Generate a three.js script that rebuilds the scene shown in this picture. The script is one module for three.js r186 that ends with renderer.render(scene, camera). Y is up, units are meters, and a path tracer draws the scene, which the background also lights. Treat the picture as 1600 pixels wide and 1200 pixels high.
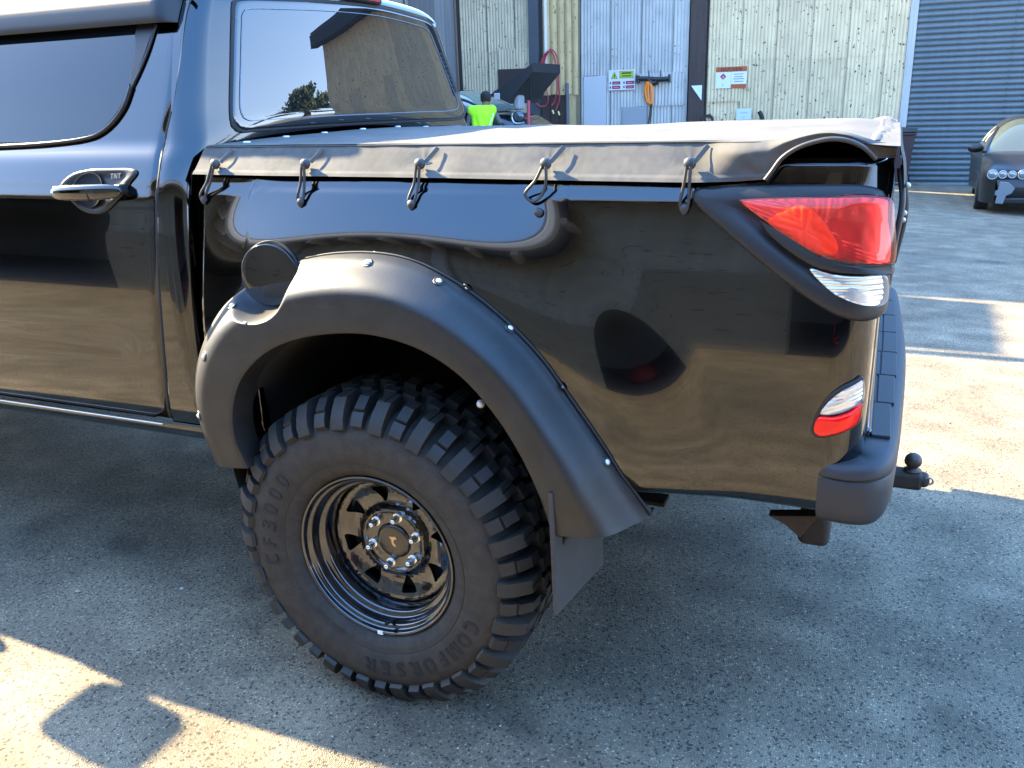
import * as THREE from 'three';
import { mergeGeometries, toCreasedNormals } from 'three/addons/utils/BufferGeometryUtils.js';
import { RoundedBoxGeometry } from 'three/addons/geometries/RoundedBoxGeometry.js';
import { MarchingCubes } from 'three/addons/objects/MarchingCubes.js';
import { TextGeometry } from 'three/addons/geometries/TextGeometry.js';
import { FontLoader } from 'three/addons/loaders/FontLoader.js';
import { Brush, Evaluator, SUBTRACTION } from 'three-bvh-csg';

// ------------------------------------------------------------------ camera
const scene = new THREE.Scene();
const FPX = 1352.24, RAD = Math.PI / 180;
const camera = new THREE.PerspectiveCamera(2 * Math.atan(600 / FPX) / RAD, 4 / 3, 0.05, 900);
camera.position.set(1.102, 1.504, 1.64);
camera.rotation.order = 'YXZ';
camera.rotation.set(-18.076 * RAD, 23.396 * RAD, -1.774 * RAD);
camera.updateMatrixWorld();

// ------------------------------------------------------------------ sky and sun
const SUN = new THREE.Vector3(-1.6, 1.0, -0.25).normalize();
{
  const W = 512, H = 256, d = new Float32Array(W * H * 4), v = new THREE.Vector3();
  const K = 1.35;
  for (let j = 0; j < H; j++) for (let i = 0; i < W; i++) {
    const el = ((j + 0.5) / H - 0.5) * Math.PI, az = ((i + 0.5) / W - 0.5) * 2 * Math.PI;
    v.set(Math.cos(el) * Math.cos(az), Math.sin(el), Math.cos(el) * Math.sin(az));
    const y = Math.max(v.y, 0), m = Math.pow(1 - y, 4.5), c = Math.max(v.dot(SUN), -1);
    let r = 0.068 + 0.44 * m, g = 0.190 + 0.45 * m, b = 0.445 + 0.35 * m;
    const g1 = 0.72, mie = (1 - g1 * g1) / Math.pow(1 + g1 * g1 - 2 * g1 * c, 1.5) * 0.040;
    r += mie * 1.0; g += mie * 0.92; b += mie * 0.78;
    if (v.y < 0) { const q = Math.min(1, -v.y * 8); r = r * (1 - q) + 0.2 * q; g = g * (1 - q) + 0.18 * q; b = b * (1 - q) + 0.16 * q; }
    const k = (j * W + i) * 4; d[k] = r * K; d[k + 1] = g * K; d[k + 2] = b * K; d[k + 3] = 1;
  }
  const t = new THREE.DataTexture(d, W, H, THREE.RGBAFormat, THREE.FloatType);
  t.mapping = THREE.EquirectangularReflectionMapping; t.magFilter = t.minFilter = THREE.LinearFilter; t.needsUpdate = true;
  scene.background = t; scene.environment = t;
}
const sun = new THREE.DirectionalLight(new THREE.Color(1.0, 0.83, 0.53), 5);
sun.position.copy(SUN).multiplyScalar(60); sun.castShadow = true; sun.name = 'sun';
sun.shadow.mapSize.set(4096, 4096);
Object.assign(sun.shadow.camera, { left: -26, right: 26, top: 26, bottom: -26, near: 1, far: 140 });
scene.add(sun, sun.target);

const renderer = new THREE.WebGLRenderer({ antialias: true });
renderer.toneMapping = THREE.LinearToneMapping;
renderer.toneMappingExposure = 8.5;
renderer.shadowMap.enabled = true;

// ------------------------------------------------------------------ helpers
let seed = 12345;
const rnd = () => { seed = (seed * 1664525 + 1013904223) >>> 0; return seed / 4294967296; };
const rr = (a, b) => a + (b - a) * rnd();
const V = (x, y, z) => new THREE.Vector3(x, y, z);
const clamp = (x, a, b) => Math.min(b, Math.max(a, x));
const sstep = (a, b, x) => { const t = clamp((x - a) / (b - a), 0, 1); return t * t * (3 - 2 * t); };
const lerp = (a, b, t) => a + (b - a) * t;
function hash2(i, j, s = 0) { let h = (i * 374761393 + j * 668265263 + s * 1442695041) | 0; h = Math.imul(h ^ (h >>> 13), 1274126177); return ((h ^ (h >>> 16)) >>> 0) / 4294967296; }
function vnoise(x, y, s = 0, per = 0) {
  const i = Math.floor(x), j = Math.floor(y), fx = x - i, fy = y - j, u = fx * fx * (3 - 2 * fx), w = fy * fy * (3 - 2 * fy);
  const m = per ? (a) => ((a % per) + per) % per : (a) => a;
  const a = hash2(m(i), m(j), s), b = hash2(m(i + 1), m(j), s), c = hash2(m(i), m(j + 1), s), d = hash2(m(i + 1), m(j + 1), s);
  return lerp(lerp(a, b, u), lerp(c, d, u), w);
}
const fbm = (x, y, s = 0, o = 4) => { let a = 0, k = 0.5, t = 0; for (let n = 0; n < o; n++) { a += k * vnoise(x, y, s + n); t += k; x *= 2.03; y *= 2.03; k *= 0.5; } return a / t; };
// a photo pixel gives a direction; the distance comes from the surface that it lies on
const rayOf = (px, py) => V((px - 800) / FPX, -(py - 600) / FPX, -1).applyQuaternion(camera.quaternion);
function onPlane(px, py, axis, c) { const d = rayOf(px, py), o = camera.position, t = (c - o[axis]) / d[axis]; return o.clone().addScaledVector(d, t); }
const onZ = (px, py, c) => onPlane(px, py, 'z', c), onX = (px, py, c) => onPlane(px, py, 'x', c);
function march(px, py, f, t0 = 1.0, t1 = 5) {        // first point of the ray where f(point) drops below zero
  const d = rayOf(px, py), o = camera.position, p = V(0, 0, 0);
  let a = t0, prev = f(p.copy(o).addScaledVector(d, a)), bt = t0, bv = 1e9;
  for (let t = t0; t < t1; t += 0.01) {
    const v = f(p.copy(o).addScaledVector(d, t));
    if (v <= 0 && prev > 0) { let lo = a, hi = t; for (let k = 0; k < 40; k++) { const m = (lo + hi) / 2; if (f(p.copy(o).addScaledVector(d, m)) > 0) lo = m; else hi = m; } return o.clone().addScaledVector(d, (lo + hi) / 2); }
    if (v < bv) { bv = v; bt = t; }
    a = t; prev = v;
  }
  return o.clone().addScaledVector(d, bt);   // the ray only grazes the surface: its nearest point
}
const toPx = (p) => { const q = p.clone().applyMatrix4(camera.matrixWorldInverse); return [800 + FPX * q.x / -q.z, 600 - FPX * q.y / -q.z]; };

const used = {};
function numbered(n) { const k = used[n] = (used[n] ?? -1) + 1; return k ? `${n}_${String(k).padStart(3, '0')}` : n; }
function mesh(name, geo, mat, parent) { const m = new THREE.Mesh(geo, mat); m.name = name; m.castShadow = m.receiveShadow = true; parent.add(m); return m; }
function thing(name, label, category, group) { const g = new THREE.Group(); g.name = numbered(name); g.userData = { label, category }; if (group) g.userData.group = group; scene.add(g); return g; }
function single(name, geo, mat, label, category, group) { const m = mesh(numbered(name), geo, mat, scene); m.userData = { label, category }; if (group) m.userData.group = group; return m; }
function struct(name, geo, mat, label, category) { const m = mesh(numbered(name), geo, mat, scene); m.userData = { kind: 'structure', label, category }; return m; }
function part(name, parent) { const g = new THREE.Group(); g.name = name; parent.add(g); return g; }
function grid(nu, nv, fn, uvf) {                       // fn(u, v) in 0..1 to a point
  const pos = [], uv = [], idx = [];
  for (let i = 0; i <= nu; i++) for (let j = 0; j <= nv; j++) { const p = fn(i / nu, j / nv, i, j); pos.push(p.x, p.y, p.z); const q = uvf ? uvf(i / nu, j / nv, p) : [i / nu, j / nv]; uv.push(q[0], q[1]); }
  for (let i = 0; i < nu; i++) for (let j = 0; j < nv; j++) { const a = i * (nv + 1) + j, b = a + nv + 1; idx.push(a, b, b + 1, a, b + 1, a + 1); }
  const g = new THREE.BufferGeometry();
  g.setAttribute('position', new THREE.Float32BufferAttribute(pos, 3)); g.setAttribute('uv', new THREE.Float32BufferAttribute(uv, 2)); g.setIndex(idx); g.computeVertexNormals();
  return g;
}
function resample(pts, n, closed = true, tension = 'centripetal') {
  const c = new THREE.CatmullRomCurve3(pts.map(p => V(p[0], p[1], p[2] || 0)), closed, tension);
  return c.getSpacedPoints(n).slice(0, closed ? n : n + 1);
}
// a thin domed plate over a surface: surf(a, b, h) is a point h above the surface
function plate(outline, surf, profile, n = 96, center) {
  const o = resample(outline, n);
  const c = center || o.reduce((s, p) => s.add(p), V(0, 0, 0)).multiplyScalar(1 / n);
  const c2 = center ? V(center[0], center[1], 0) : c;
  const m = profile.length;
  const g = grid(n, m - 1, (u, v, i, j) => { const p = o[i % n], [s, h] = profile[j]; return surf(lerp(c2.x, p.x, s), lerp(c2.y, p.y, s), h); }, (u, v, p) => [p.x, p.y]);
  return g;
}
const FLATPLATE = (h, e = 0.012, lo = -0.004) => [[1.0, lo], [1.0, h * 0.55], [1 - e * 0.35, h * 0.85], [1 - e, h], [0.85, h], [0.7, h], [0.55, h], [0.4, h], [0.25, h], [0.1, h], [0, h]];
const tube = (pts, r, seg = 40, rad = 8, closed = false) => new THREE.TubeGeometry(new THREE.CatmullRomCurve3(pts, closed), seg, r, rad, closed);
function rbox(w, h, d, r, x = 0, y = 0, z = 0, seg = 2) { const g = new RoundedBoxGeometry(w, h, d, seg, Math.min(r, w / 2.01, h / 2.01, d / 2.01)); g.translate(x, y, z); return g; }
function bar(a, b, r, seg = 10) { const d = b.clone().sub(a), g = new THREE.CylinderGeometry(r, r, d.length(), seg); g.applyQuaternion(new THREE.Quaternion().setFromUnitVectors(V(0, 1, 0), d.clone().normalize())); g.translate((a.x + b.x) / 2, (a.y + b.y) / 2, (a.z + b.z) / 2); return g; }
function merged(list) { return mergeGeometries(list.map(g => { const q = g.index ? g.toNonIndexed() : g.clone(); for (const k of Object.keys(q.attributes)) if (!['position', 'normal', 'uv'].includes(k)) q.deleteAttribute(k); return q; })); }
function spline(pts) {                                  // natural cubic spline y(x)
  const n = pts.length, x = pts.map(p => p[0]), y = pts.map(p => p[1]), m = new Array(n).fill(0), c = [], d = [];
  c[0] = d[0] = 0;
  for (let i = 1; i < n - 1; i++) { const a = x[i] - x[i - 1], b = x[i + 1] - x[i], r = 6 * ((y[i + 1] - y[i]) / b - (y[i] - y[i - 1]) / a), k = 2 * (a + b) - a * c[i - 1]; c[i] = b / k; d[i] = (r - a * d[i - 1]) / k; }
  for (let i = n - 2; i > 0; i--) m[i] = d[i] - c[i] * m[i + 1];
  return (t) => {
    if (t <= x[0]) return y[0] + (t - x[0]) * ((y[1] - y[0]) / (x[1] - x[0]) - (x[1] - x[0]) * m[1] / 6);
    if (t >= x[n - 1]) return y[n - 1] + (t - x[n - 1]) * ((y[n - 1] - y[n - 2]) / (x[n - 1] - x[n - 2]) + (x[n - 1] - x[n - 2]) * m[n - 2] / 6);
    let i = 0; while (t > x[i + 1]) i++;
    const h = x[i + 1] - x[i], a = (x[i + 1] - t) / h, b = (t - x[i]) / h;
    return a * y[i] + b * y[i + 1] + ((a * a * a - a) * m[i] + (b * b * b - b) * m[i + 1]) * h * h / 6;
  };
}
function lin(pts) { return (t) => { if (t <= pts[0][0]) return pts[0][1]; for (let i = 1; i < pts.length; i++) if (t <= pts[i][0]) return lerp(pts[i - 1][1], pts[i][1], (t - pts[i - 1][0]) / (pts[i][0] - pts[i - 1][0])); return pts[pts.length - 1][1]; }; }

// ------------------------------------------------------------------ textures and materials
function tex(n, fn, srgb = true, rep) {
  const d = new Uint8Array(n * n * 4);
  for (let j = 0; j < n; j++) for (let i = 0; i < n; i++) { const c = fn(i / n, j / n, i, j), k = (j * n + i) * 4; d[k] = c[0]; d[k + 1] = c[1]; d[k + 2] = c[2]; d[k + 3] = 255; }
  const t = new THREE.DataTexture(d, n, n); if (srgb) t.colorSpace = THREE.SRGBColorSpace;
  t.wrapS = t.wrapT = THREE.RepeatWrapping; t.magFilter = THREE.LinearFilter; t.minFilter = THREE.LinearMipmapLinearFilter; t.generateMipmaps = true; t.needsUpdate = true;
  if (rep) t.repeat.set(rep, rep);
  return t;
}
const grey = (v) => { v = clamp(v, 0, 255); return [v, v, v]; };
const C = (r, g, b) => new THREE.Color().setRGB(r, g, b);
const std = (c, o = {}) => new THREE.MeshStandardMaterial({ color: c, roughness: 0.8, ...o });
const phy = (c, o = {}) => new THREE.MeshPhysicalMaterial({ color: c, roughness: 0.5, ...o });
const grainTex = tex(256, (u, v) => grey(110 + 70 * vnoise(u * 128, v * 128, 3, 128) + 60 * vnoise(u * 64, v * 64, 5, 64)), false);
const dustTex = tex(512, (u, v) => { const a = vnoise(u * 16, v * 16, 7, 16) * 0.4 + vnoise(u * 48, v * 48, 8, 48) * 0.3 + vnoise(u * 160, v * 160, 9, 160) * 0.3; return [205 + 50 * a, 203 + 50 * a, 200 + 50 * a]; });
const flakeTex = tex(512, (u, v, i, j) => grey(90 + 130 * hash2(i >> 0, j >> 0, 4)), false);
const scuffTex = tex(1024, (u, v) => { const n = vnoise(u * 24, v * 24, 17, 24) * 0.5 + vnoise(u * 90, v * 90, 18, 90) * 0.3 + vnoise(u * 300, v * 300, 19, 300) * 0.2, sc = vnoise(u * 10 + v * 3, v * 170, 20, 0) > 0.93 && vnoise(u * 7, v * 7, 23, 7) > 0.55 ? 0.25 : 0; const a = 150 + 95 * n + 120 * sc; return [a, a * 0.985, a * 0.96].map(x => clamp(x, 0, 255)); });
const plasticBump = grainTex.clone(); plasticBump.repeat.set(9, 9);
const M = {
  paint: phy(C(0.034, 0.035, 0.037), { metalness: 1, roughness: 0.12, clearcoat: 1, clearcoatRoughness: 0.015 }),
  paintInner: std(C(0.006, 0.006, 0.007), { roughness: 0.9 }),
  glass: phy(C(0.006, 0.008, 0.010), { roughness: 0.0, ior: 1.95, specularIntensity: 1 }),
  sideGlass: phy(C(0.006, 0.008, 0.010), { roughness: 0.0, ior: 1.55 }),
  plastic: phy(C(0.024, 0.024, 0.024), { map: scuffTex, roughness: 0.46, bumpMap: plasticBump, bumpScale: 0.0004 }),
  plasticSmooth: phy(C(0.012, 0.012, 0.013), { roughness: 0.46 }),
  step: phy(C(0.022, 0.023, 0.026), { roughness: 0.55, bumpMap: plasticBump, bumpScale: 0.0004 }),
  rubber: std(C(0.012, 0.012, 0.012), { roughness: 0.7 }),
  bungee: std(C(0.035, 0.034, 0.034), { roughness: 0.45 }),
  black: std(C(0.004, 0.004, 0.005), { roughness: 0.85 }),
  liner: std(C(0.014, 0.013, 0.012), { roughness: 0.95, map: dustTex }),
  chrome: phy(C(0.85, 0.84, 0.82), { metalness: 1, roughness: 0.12 }),
  steelDull: phy(C(0.45, 0.44, 0.42), { metalness: 1, roughness: 0.4 }),
  rust: std(C(0.045, 0.032, 0.024), { roughness: 0.85, map: dustTex }),
  rim: phy(C(0.005, 0.005, 0.006), { roughness: 0.12, clearcoat: 1, clearcoatRoughness: 0.02, ior: 1.6 }),
  screw: phy(C(0.75, 0.75, 0.74), { metalness: 0.3, roughness: 0.35 }),
};

// ------------------------------------------------------------------ ground
const slope = (x, z) => -0.03 * Math.max(0, -z - 2) * sstep(2, 5, -z) * clamp((x + 8) / 10.5, 0, 1.1);
const groundY = (x, z) => (-z > 24 ? slope(x, -24) : slope(x, z));
{
  const N = 2048, h = new Float32Array(N * N);
  // stone chips: every cell of a jittered lattice holds one chip with its own height and tone
  const CELLS = 390, cs = N / CELLS, tone = new Float32Array(N * N);
  for (let j = 0; j < N; j++) for (let i = 0; i < N; i++) {
    const x = i / cs, y = j / cs, ci = Math.floor(x), cj = Math.floor(y);
    let d1 = 9, d2 = 9, id = 0;
    for (let a = -1; a <= 1; a++) for (let b = -1; b <= 1; b++) {
      const m = ((ci + a) % CELLS + CELLS) % CELLS, n = ((cj + b) % CELLS + CELLS) % CELLS;
      const dx = ci + a + hash2(m, n, 1) - x, dy = cj + b + hash2(m, n, 2) - y, d = dx * dx + dy * dy;
      if (d < d1) { d2 = d1; d1 = d; id = hash2(m, n, 3); } else if (d < d2) d2 = d;
    }
    const e = Math.sqrt(d2) - Math.sqrt(d1), k = j * N + i;
    const coarse = vnoise(i / 64, j / 64, 31, 32) * 0.5 + vnoise(i / 20, j / 20, 32, 103) * 0.5;
    h[k] = clamp(e * 2.2, 0, 1) * (0.35 + 0.65 * id) * 0.75 + coarse * 0.25;
    tone[k] = id;
  }
  const map = tex(N, (u, v, i, j) => {
    const k = j * N + i, q = vnoise(i / 180, j / 180, 41, 0) * 0.0 + vnoise(i / 128, j / 128, 42, 16);
    const tt = tone[k]; let a = 0.51 + 0.33 * h[k] + 0.10 * (tt - 0.5) + 0.14 * (q - 0.5);
    const t = tone[k];
    if (t > 0.965) a += 0.28 * h[k]; else if (t < 0.08) a -= 0.22;
    const w = (hash2(Math.floor(i / 6), Math.floor(j / 6), 77) - 0.5) * 6;
    a = clamp(a, 0, 1) * 255; return [a + w * 0.6, a, a - w * 0.6].map(x => clamp(x, 0, 255));
  });
  const bump = tex(N, (u, v, i, j) => grey(h[j * N + i] * 255), false);
  const mat = std(C(0.61, 0.495, 0.335), { map, bumpMap: bump, bumpScale: 0.0065, roughness: 0.93, vertexColors: true });
  const ax = (lo, hi, fine0, fine1, step) => { const a = []; let x = fine0; while (x <= fine1) { a.push(x); x += step; } let s = step; x = fine1; while (x < hi) { s *= 1.22; x += s; a.push(Math.min(x, hi)); } s = step; x = fine0; while (x > lo) { s *= 1.22; x -= s; a.unshift(Math.max(x, lo)); } return a; };
  const xs = ax(-260, 260, -2.2, 3.4, 0.045), zs = ax(-260, 260, -8, 1.6, 0.06);
  const g = grid(xs.length - 1, zs.length - 1, (u, v, i, j) => V(xs[i], groundY(xs[i], zs[j]), zs[j]), (u, v, p) => [p.x / 2.2, p.z / 2.2]);
  const col = [], P = g.attributes.position;
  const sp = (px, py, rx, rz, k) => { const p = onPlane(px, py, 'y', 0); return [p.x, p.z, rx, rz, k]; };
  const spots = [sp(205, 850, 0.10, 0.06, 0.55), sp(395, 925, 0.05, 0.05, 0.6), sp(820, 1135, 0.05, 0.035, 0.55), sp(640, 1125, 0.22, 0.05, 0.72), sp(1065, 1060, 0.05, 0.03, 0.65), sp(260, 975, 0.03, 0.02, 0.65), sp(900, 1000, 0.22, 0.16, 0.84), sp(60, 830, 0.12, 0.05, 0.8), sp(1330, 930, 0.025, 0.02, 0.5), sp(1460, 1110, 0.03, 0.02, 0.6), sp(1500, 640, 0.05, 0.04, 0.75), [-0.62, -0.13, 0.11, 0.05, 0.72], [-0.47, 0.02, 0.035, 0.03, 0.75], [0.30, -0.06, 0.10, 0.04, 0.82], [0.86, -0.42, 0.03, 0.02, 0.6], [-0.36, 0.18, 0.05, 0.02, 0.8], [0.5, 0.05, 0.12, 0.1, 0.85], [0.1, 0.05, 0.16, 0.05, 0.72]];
  for (let i = 0; i < P.count; i++) {
    const x = P.getX(i), z = P.getZ(i);
    let a = 0.84 + 0.42 * (fbm(x * 1.3 + 9, z * 1.3 + 4, 50, 4) - 0.5) + 0.5 * (fbm(x * 5 + 3, z * 7, 60, 3) - 0.5);
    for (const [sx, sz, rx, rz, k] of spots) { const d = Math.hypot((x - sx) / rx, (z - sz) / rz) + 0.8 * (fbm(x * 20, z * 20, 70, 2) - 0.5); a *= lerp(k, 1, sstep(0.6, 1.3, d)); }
    { const s = Math.abs(z + 8.45 + 0.12 * Math.sin(x * 2.1) + 0.25 * (vnoise(x * 2.3, 1, 5) - 0.5)); a *= lerp(0.68, 1, sstep(0.05, 0.17, s)); }   // dark seam across the yard
    const w = 0.06 * (fbm(x * 2, z * 2, 90, 2) - 0.5);
    col.push(a * (1 + w), a, a * (1 - w));
  }
  g.setAttribute('color', new THREE.Float32BufferAttribute(col, 3));
  struct('ground', g, mat, 'rough grey asphalt yard with chips and dark stains', 'ground');
}

const font = await new FontLoader().loadAsync('fonts/droid/droid_sans_bold.typeface.json');

// ------------------------------------------------------------------ pickup truck
const ZC = -1.0;                                           // centre line of the truck
const truck = thing('pickup_truck', 'black dual cab pickup truck with soft bed cover and big mud tyres', 'truck');
const bedSpline = spline([[0.56, -0.165], [0.66, -0.123], [0.70, -0.108], [0.76, -0.097], [0.88, -0.088], [1.0, -0.085], [1.1, -0.089], [1.18, -0.097], [1.25, -0.109], [1.316, -0.124], [1.36, -0.136], [1.40, -0.148]]);
const zBed = (x, y) => {
  const r = Math.hypot(x - 0.03, (y - 0.56) * 0.98);
  return bedSpline(y) + 0.040 * sstep(0.86, 0.58, r) - 0.0035 * sstep(1.312, 1.322, y) * sstep(1.40, 1.33, y);
};
const doorSpline = spline([[0.60, -0.152], [0.66, -0.124], [0.71, -0.106], [0.77, -0.095], [0.9, -0.083], [1.0, -0.079], [1.1, -0.079], [1.2, -0.085], [1.27, -0.095], [1.33, -0.109], [1.37, -0.124], [1.40, -0.141], [1.425, -0.162], [1.45, -0.174], [1.5, -0.190], [1.6, -0.222], [1.7, -0.259], [1.76, -0.287], [1.80, -0.312]]);
const zDoor = (x, y) => doorSpline(y) - 0.0060 * Math.exp(-(((y - 0.885) / 0.035) ** 2)) * sstep(-0.76, -0.86, x) + 0.003 * Math.exp(-(((y - 1.285) / 0.02) ** 2));
const XR = 1.108, RC = 0.075, SC = XR - RC;
function bedSurf(s, y, h = 0) {                            // s runs along the side and round the rear corner
  const zb = (x) => zBed(x, y);
  const e = 0.002, ny = (zBed(Math.min(s, SC), y + e) - zBed(Math.min(s, SC), y - e)) / (2 * e);
  if (s <= SC) { const nx = (zb(s + e) - zb(s - e)) / (2 * e), n = V(-nx, -ny, 1).normalize(); return V(s, y, zb(s)).addScaledVector(n, h); }
  const a = Math.min((s - SC) / RC, Math.PI / 2), ex = Math.max(0, s - SC - RC * Math.PI / 2);
  const n = V(Math.sin(a), -ny * Math.cos(a), Math.cos(a)).normalize();
  return V(SC + RC * Math.sin(a), y, zb(SC) - RC + RC * Math.cos(a) - ex).addScaledVector(n, h);
}
function bedAt(px, py) {                                   // pixel to (s, y)
  const p = march(px, py, (q) => { const zb = zBed(Math.min(q.x, SC), q.y), qx = q.x - SC, qz = q.z - (zb - RC); return qx > 0 && qz > 0 ? Math.hypot(qx, qz) - RC : Math.max(qx - RC, qz - RC); });
  if (p.x <= SC) return [p.x, p.y];
  const zb = zBed(SC, p.y); return [SC + RC * clamp(Math.atan2(p.x - SC, p.z - (zb - RC)), 0, Math.PI / 2), p.y];
}
const doorSurf = (x, y, h = 0) => { const e = 0.002, nx = (zDoor(x + e, y) - zDoor(x - e, y)) / (2 * e), ny = (zDoor(x, y + e) - zDoor(x, y - e)) / (2 * e); return V(x, y, zDoor(x, y)).addScaledVector(V(-nx, -ny, 1).normalize(), h); };
const doorAt = (px, py) => { const p = march(px, py, (q) => q.z - zDoor(q.x, q.y)); return [p.x, p.y]; };
const mirrorZ = (g) => { const q = g.clone(); const p = q.attributes.position; for (let i = 0; i < p.count; i++) p.setZ(i, 2 * ZC - p.getZ(i)); if (q.index) { const a = q.index.array; for (let i = 0; i < a.length; i += 3) { const t = a[i]; a[i] = a[i + 1]; a[i + 1] = t; } } q.computeVertexNormals(); return q; };

// flare curves (outer edge on the body, inner edge at the lip)
const flOutPx = [[338, 716, 0.0], [316, 655, -0.01], [308, 602, -0.015], [318, 545, -0.03], [350, 480, -0.045], [388, 446, -0.055], [470, 406, -0.06], [560, 394, -0.06], [640, 404, -0.06], [720, 440, -0.065], [790, 490, -0.07], [850, 550, -0.07], [900, 618, -0.075], [950, 695, -0.075], [990, 764, -0.085], [1017, 806, -0.09]];
const flInPx = [[378, 735], [363, 690], [359, 640], [372, 592], [408, 551], [460, 527], [540, 517], [600, 524], [660, 545], [720, 585], [770, 640], [810, 700], [842, 766], [864, 840]];
const flO = resample(flOutPx.map(([a, b, z]) => { const p = onZ(a, b, z); return [p.x, p.y, z]; }), 360, false);
const flI = resample(flInPx.map(([a, b]) => { const p = onZ(a, b, 0.055); return [p.x, p.y, 0.055]; }), 360, false);
const archY = (x) => { let best = 0.66; for (let i = 1; i < flI.length; i++) { const a = flI[i - 1], b = flI[i]; if ((a.x - x) * (b.x - x) <= 0) best = Math.max(best, lerp(a.y, b.y, (x - a.x) / (b.x - a.x || 1))); } return best > 0.66 ? best + 0.03 : 0.66; };

// bed side with rounded rear corner
const SEND = SC + RC * Math.PI / 2 + 0.02;
function bedSideGeo() {
  const ns = 260, nv = 70;
  return grid(ns, nv, (u, v, i, j) => {
    const s = lerp(-0.505, SEND, u), yb = s > -0.345 && s < 0.49 ? archY(s) : 0.66;
    const edge = i === 0 ? -0.02 : 0;
    if (j <= 2) return bedSurf(s, yb + 0.012 * [0, 0.35, 1][j], -0.012 * [1.5, 0.35, 0][j] + edge);
    if (j >= nv - 7) { const a = (j - (nv - 8)) / 8 * Math.PI / 2; const p = bedSurf(s, 1.368, edge); const q = bedSurf(s, 1.368, -0.022 + edge); return V(lerp(q.x, p.x, Math.cos(a)), 1.368 + 0.016 * Math.sin(a), lerp(q.z, p.z, Math.cos(a))); }
    return bedSurf(s, lerp(yb + 0.012, 1.368, (j - 2) / (nv - 10)), edge);
  });
}
const bedSide = bedSideGeo();
mesh('bed_side', bedSide, M.paint, truck);
mesh('bed_side', mirrorZ(bedSide), M.paint, truck);
// tailgate, bed floor, front bulkhead, chassis
mesh('tailgate', merged([rbox(0.05, 0.66, 1.62, 0.018, XR - 0.02, 1.045, ZC), rbox(0.012, 0.16, 0.9, 0.005, XR + 0.006, 1.19, ZC), rbox(0.02, 0.05, 1.56, 0.01, XR + 0.004, 0.80, ZC)]), M.paint, truck);
mesh('bed_floor', merged([rbox(1.56, 0.05, 0.76, 0.01, 0.3, 0.86, ZC), rbox(0.04, 0.5, 1.6, 0.01, -0.48, 1.12, ZC)]), M.plastic, truck);
mesh('chassis', merged([rbox(4.6, 0.14, 0.1, 0.02, -1.3, 0.60, ZC - 0.42), rbox(4.6, 0.14, 0.1, 0.02, -1.3, 0.60, ZC + 0.42), rbox(0.5, 0.12, 0.7, 0.02, 0.8, 0.66, ZC), bar(V(0, 0.42, -0.25), V(0, 0.42, -1.75), 0.05), rbox(0.34, 0.3, 0.34, 0.1, 0, 0.42, ZC), bar(V(-3.22, 0.42, -0.25), V(-3.22, 0.42, -1.75), 0.04), rbox(1.3, 0.22, 0.7, 0.06, -2.6, 0.62, ZC), rbox(0.9, 0.2, 0.5, 0.06, -0.9, 0.6, ZC)]), M.liner, truck);
{ const sp = merged([rbox(1.3, 0.012, 0.06, 0.003, 0.0, 0.50, -0.40), rbox(1.1, 0.012, 0.06, 0.003, 0.0, 0.512, -0.40), rbox(1.3, 0.012, 0.06, 0.003, 0.0, 0.50, -1.60), rbox(1.1, 0.012, 0.06, 0.003, 0.0, 0.512, -1.60), bar(V(0.12, 0.4, -0.36), V(0.3, 0.95, -0.45), 0.022), rbox(0.07, 0.16, 0.08, 0.01, 0.05, 0.45, -0.40)]); mesh('leaf_spring', sp, M.liner, truck); }
mesh('hanger_bracket', (() => { const a = onZ(1205, 803, -0.22), b = onZ(1285, 803, -0.22), c = onZ(1268, 812, -0.22), d = onZ(1250, 834, -0.22), e = onZ(1228, 815, -0.22); const s = new THREE.Shape([a, b, c, d, e].map(p => new THREE.Vector2(p.x, p.y))); const g = new THREE.ExtrudeGeometry(s, { depth: 0.03, bevelEnabled: true, bevelSize: 0.003, bevelThickness: 0.003, bevelSegments: 2 }); g.translate(0, 0, -0.24); return g; })(), M.rust, truck);

// wheel arch liners
function linerGeo(cx, cy, r) { return grid(50, 10, (u, v) => { const a = lerp(-0.12, Math.PI + 0.12, u); return V(cx + Math.cos(a) * r * (0.98 + 0.015 * Math.sin(a * 9)), cy + Math.sin(a) * r * 0.90, lerp(0.0, -0.62, v)); }, (u, v) => [u * 3, v]); }
const linerDisc = (cx, cy, r) => { const g = new THREE.CircleGeometry(r, 40); g.translate(cx, cy, -0.60); return g; };
for (const x of [0.05, -3.2]) { const l = merged([linerGeo(x, 0.60, 0.475), linerDisc(x, 0.6, 0.48)]); mesh('arch_liner', l, M.liner, truck); mesh('arch_liner', mirrorZ(l), M.liner, truck); }
mesh('bump_stop', new THREE.SphereGeometry(0.010, 10, 8).translate(...onZ(751, 631, -0.06).toArray()), M.screw, truck);

// fuel filler
const FC = [-0.262, 1.122];
{
  const circ = (r) => Array.from({ length: 24 }, (_, k) => [FC[0] + r * Math.cos(k / 24 * 2 * Math.PI), FC[1] + r * 0.86 * Math.sin(k / 24 * 2 * Math.PI)]);
  const f = part('fuel_filler', truck);
  mesh('gasket', plate(circ(0.090), bedSurf, [[1, -0.002], [1, 0.005], [0.97, 0.007], [0.9, 0.003], [0, 0.003]], 64), M.rubber, f);
  const flat = (x, y, h) => V(x, y, -0.0545 + 0.01 * (y - FC[1]) + h);
  mesh('flap', plate(circ(0.0845), flat, [[1, -0.012], [1, 0.005], [0.99, 0.0066], [0.97, 0.0072], [0.9, 0.0074], [0.8, 0.0075], [0.6, 0.0076], [0.4, 0.0077], [0.2, 0.0078], [0, 0.0078]], 96), M.paint, f);
}

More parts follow.
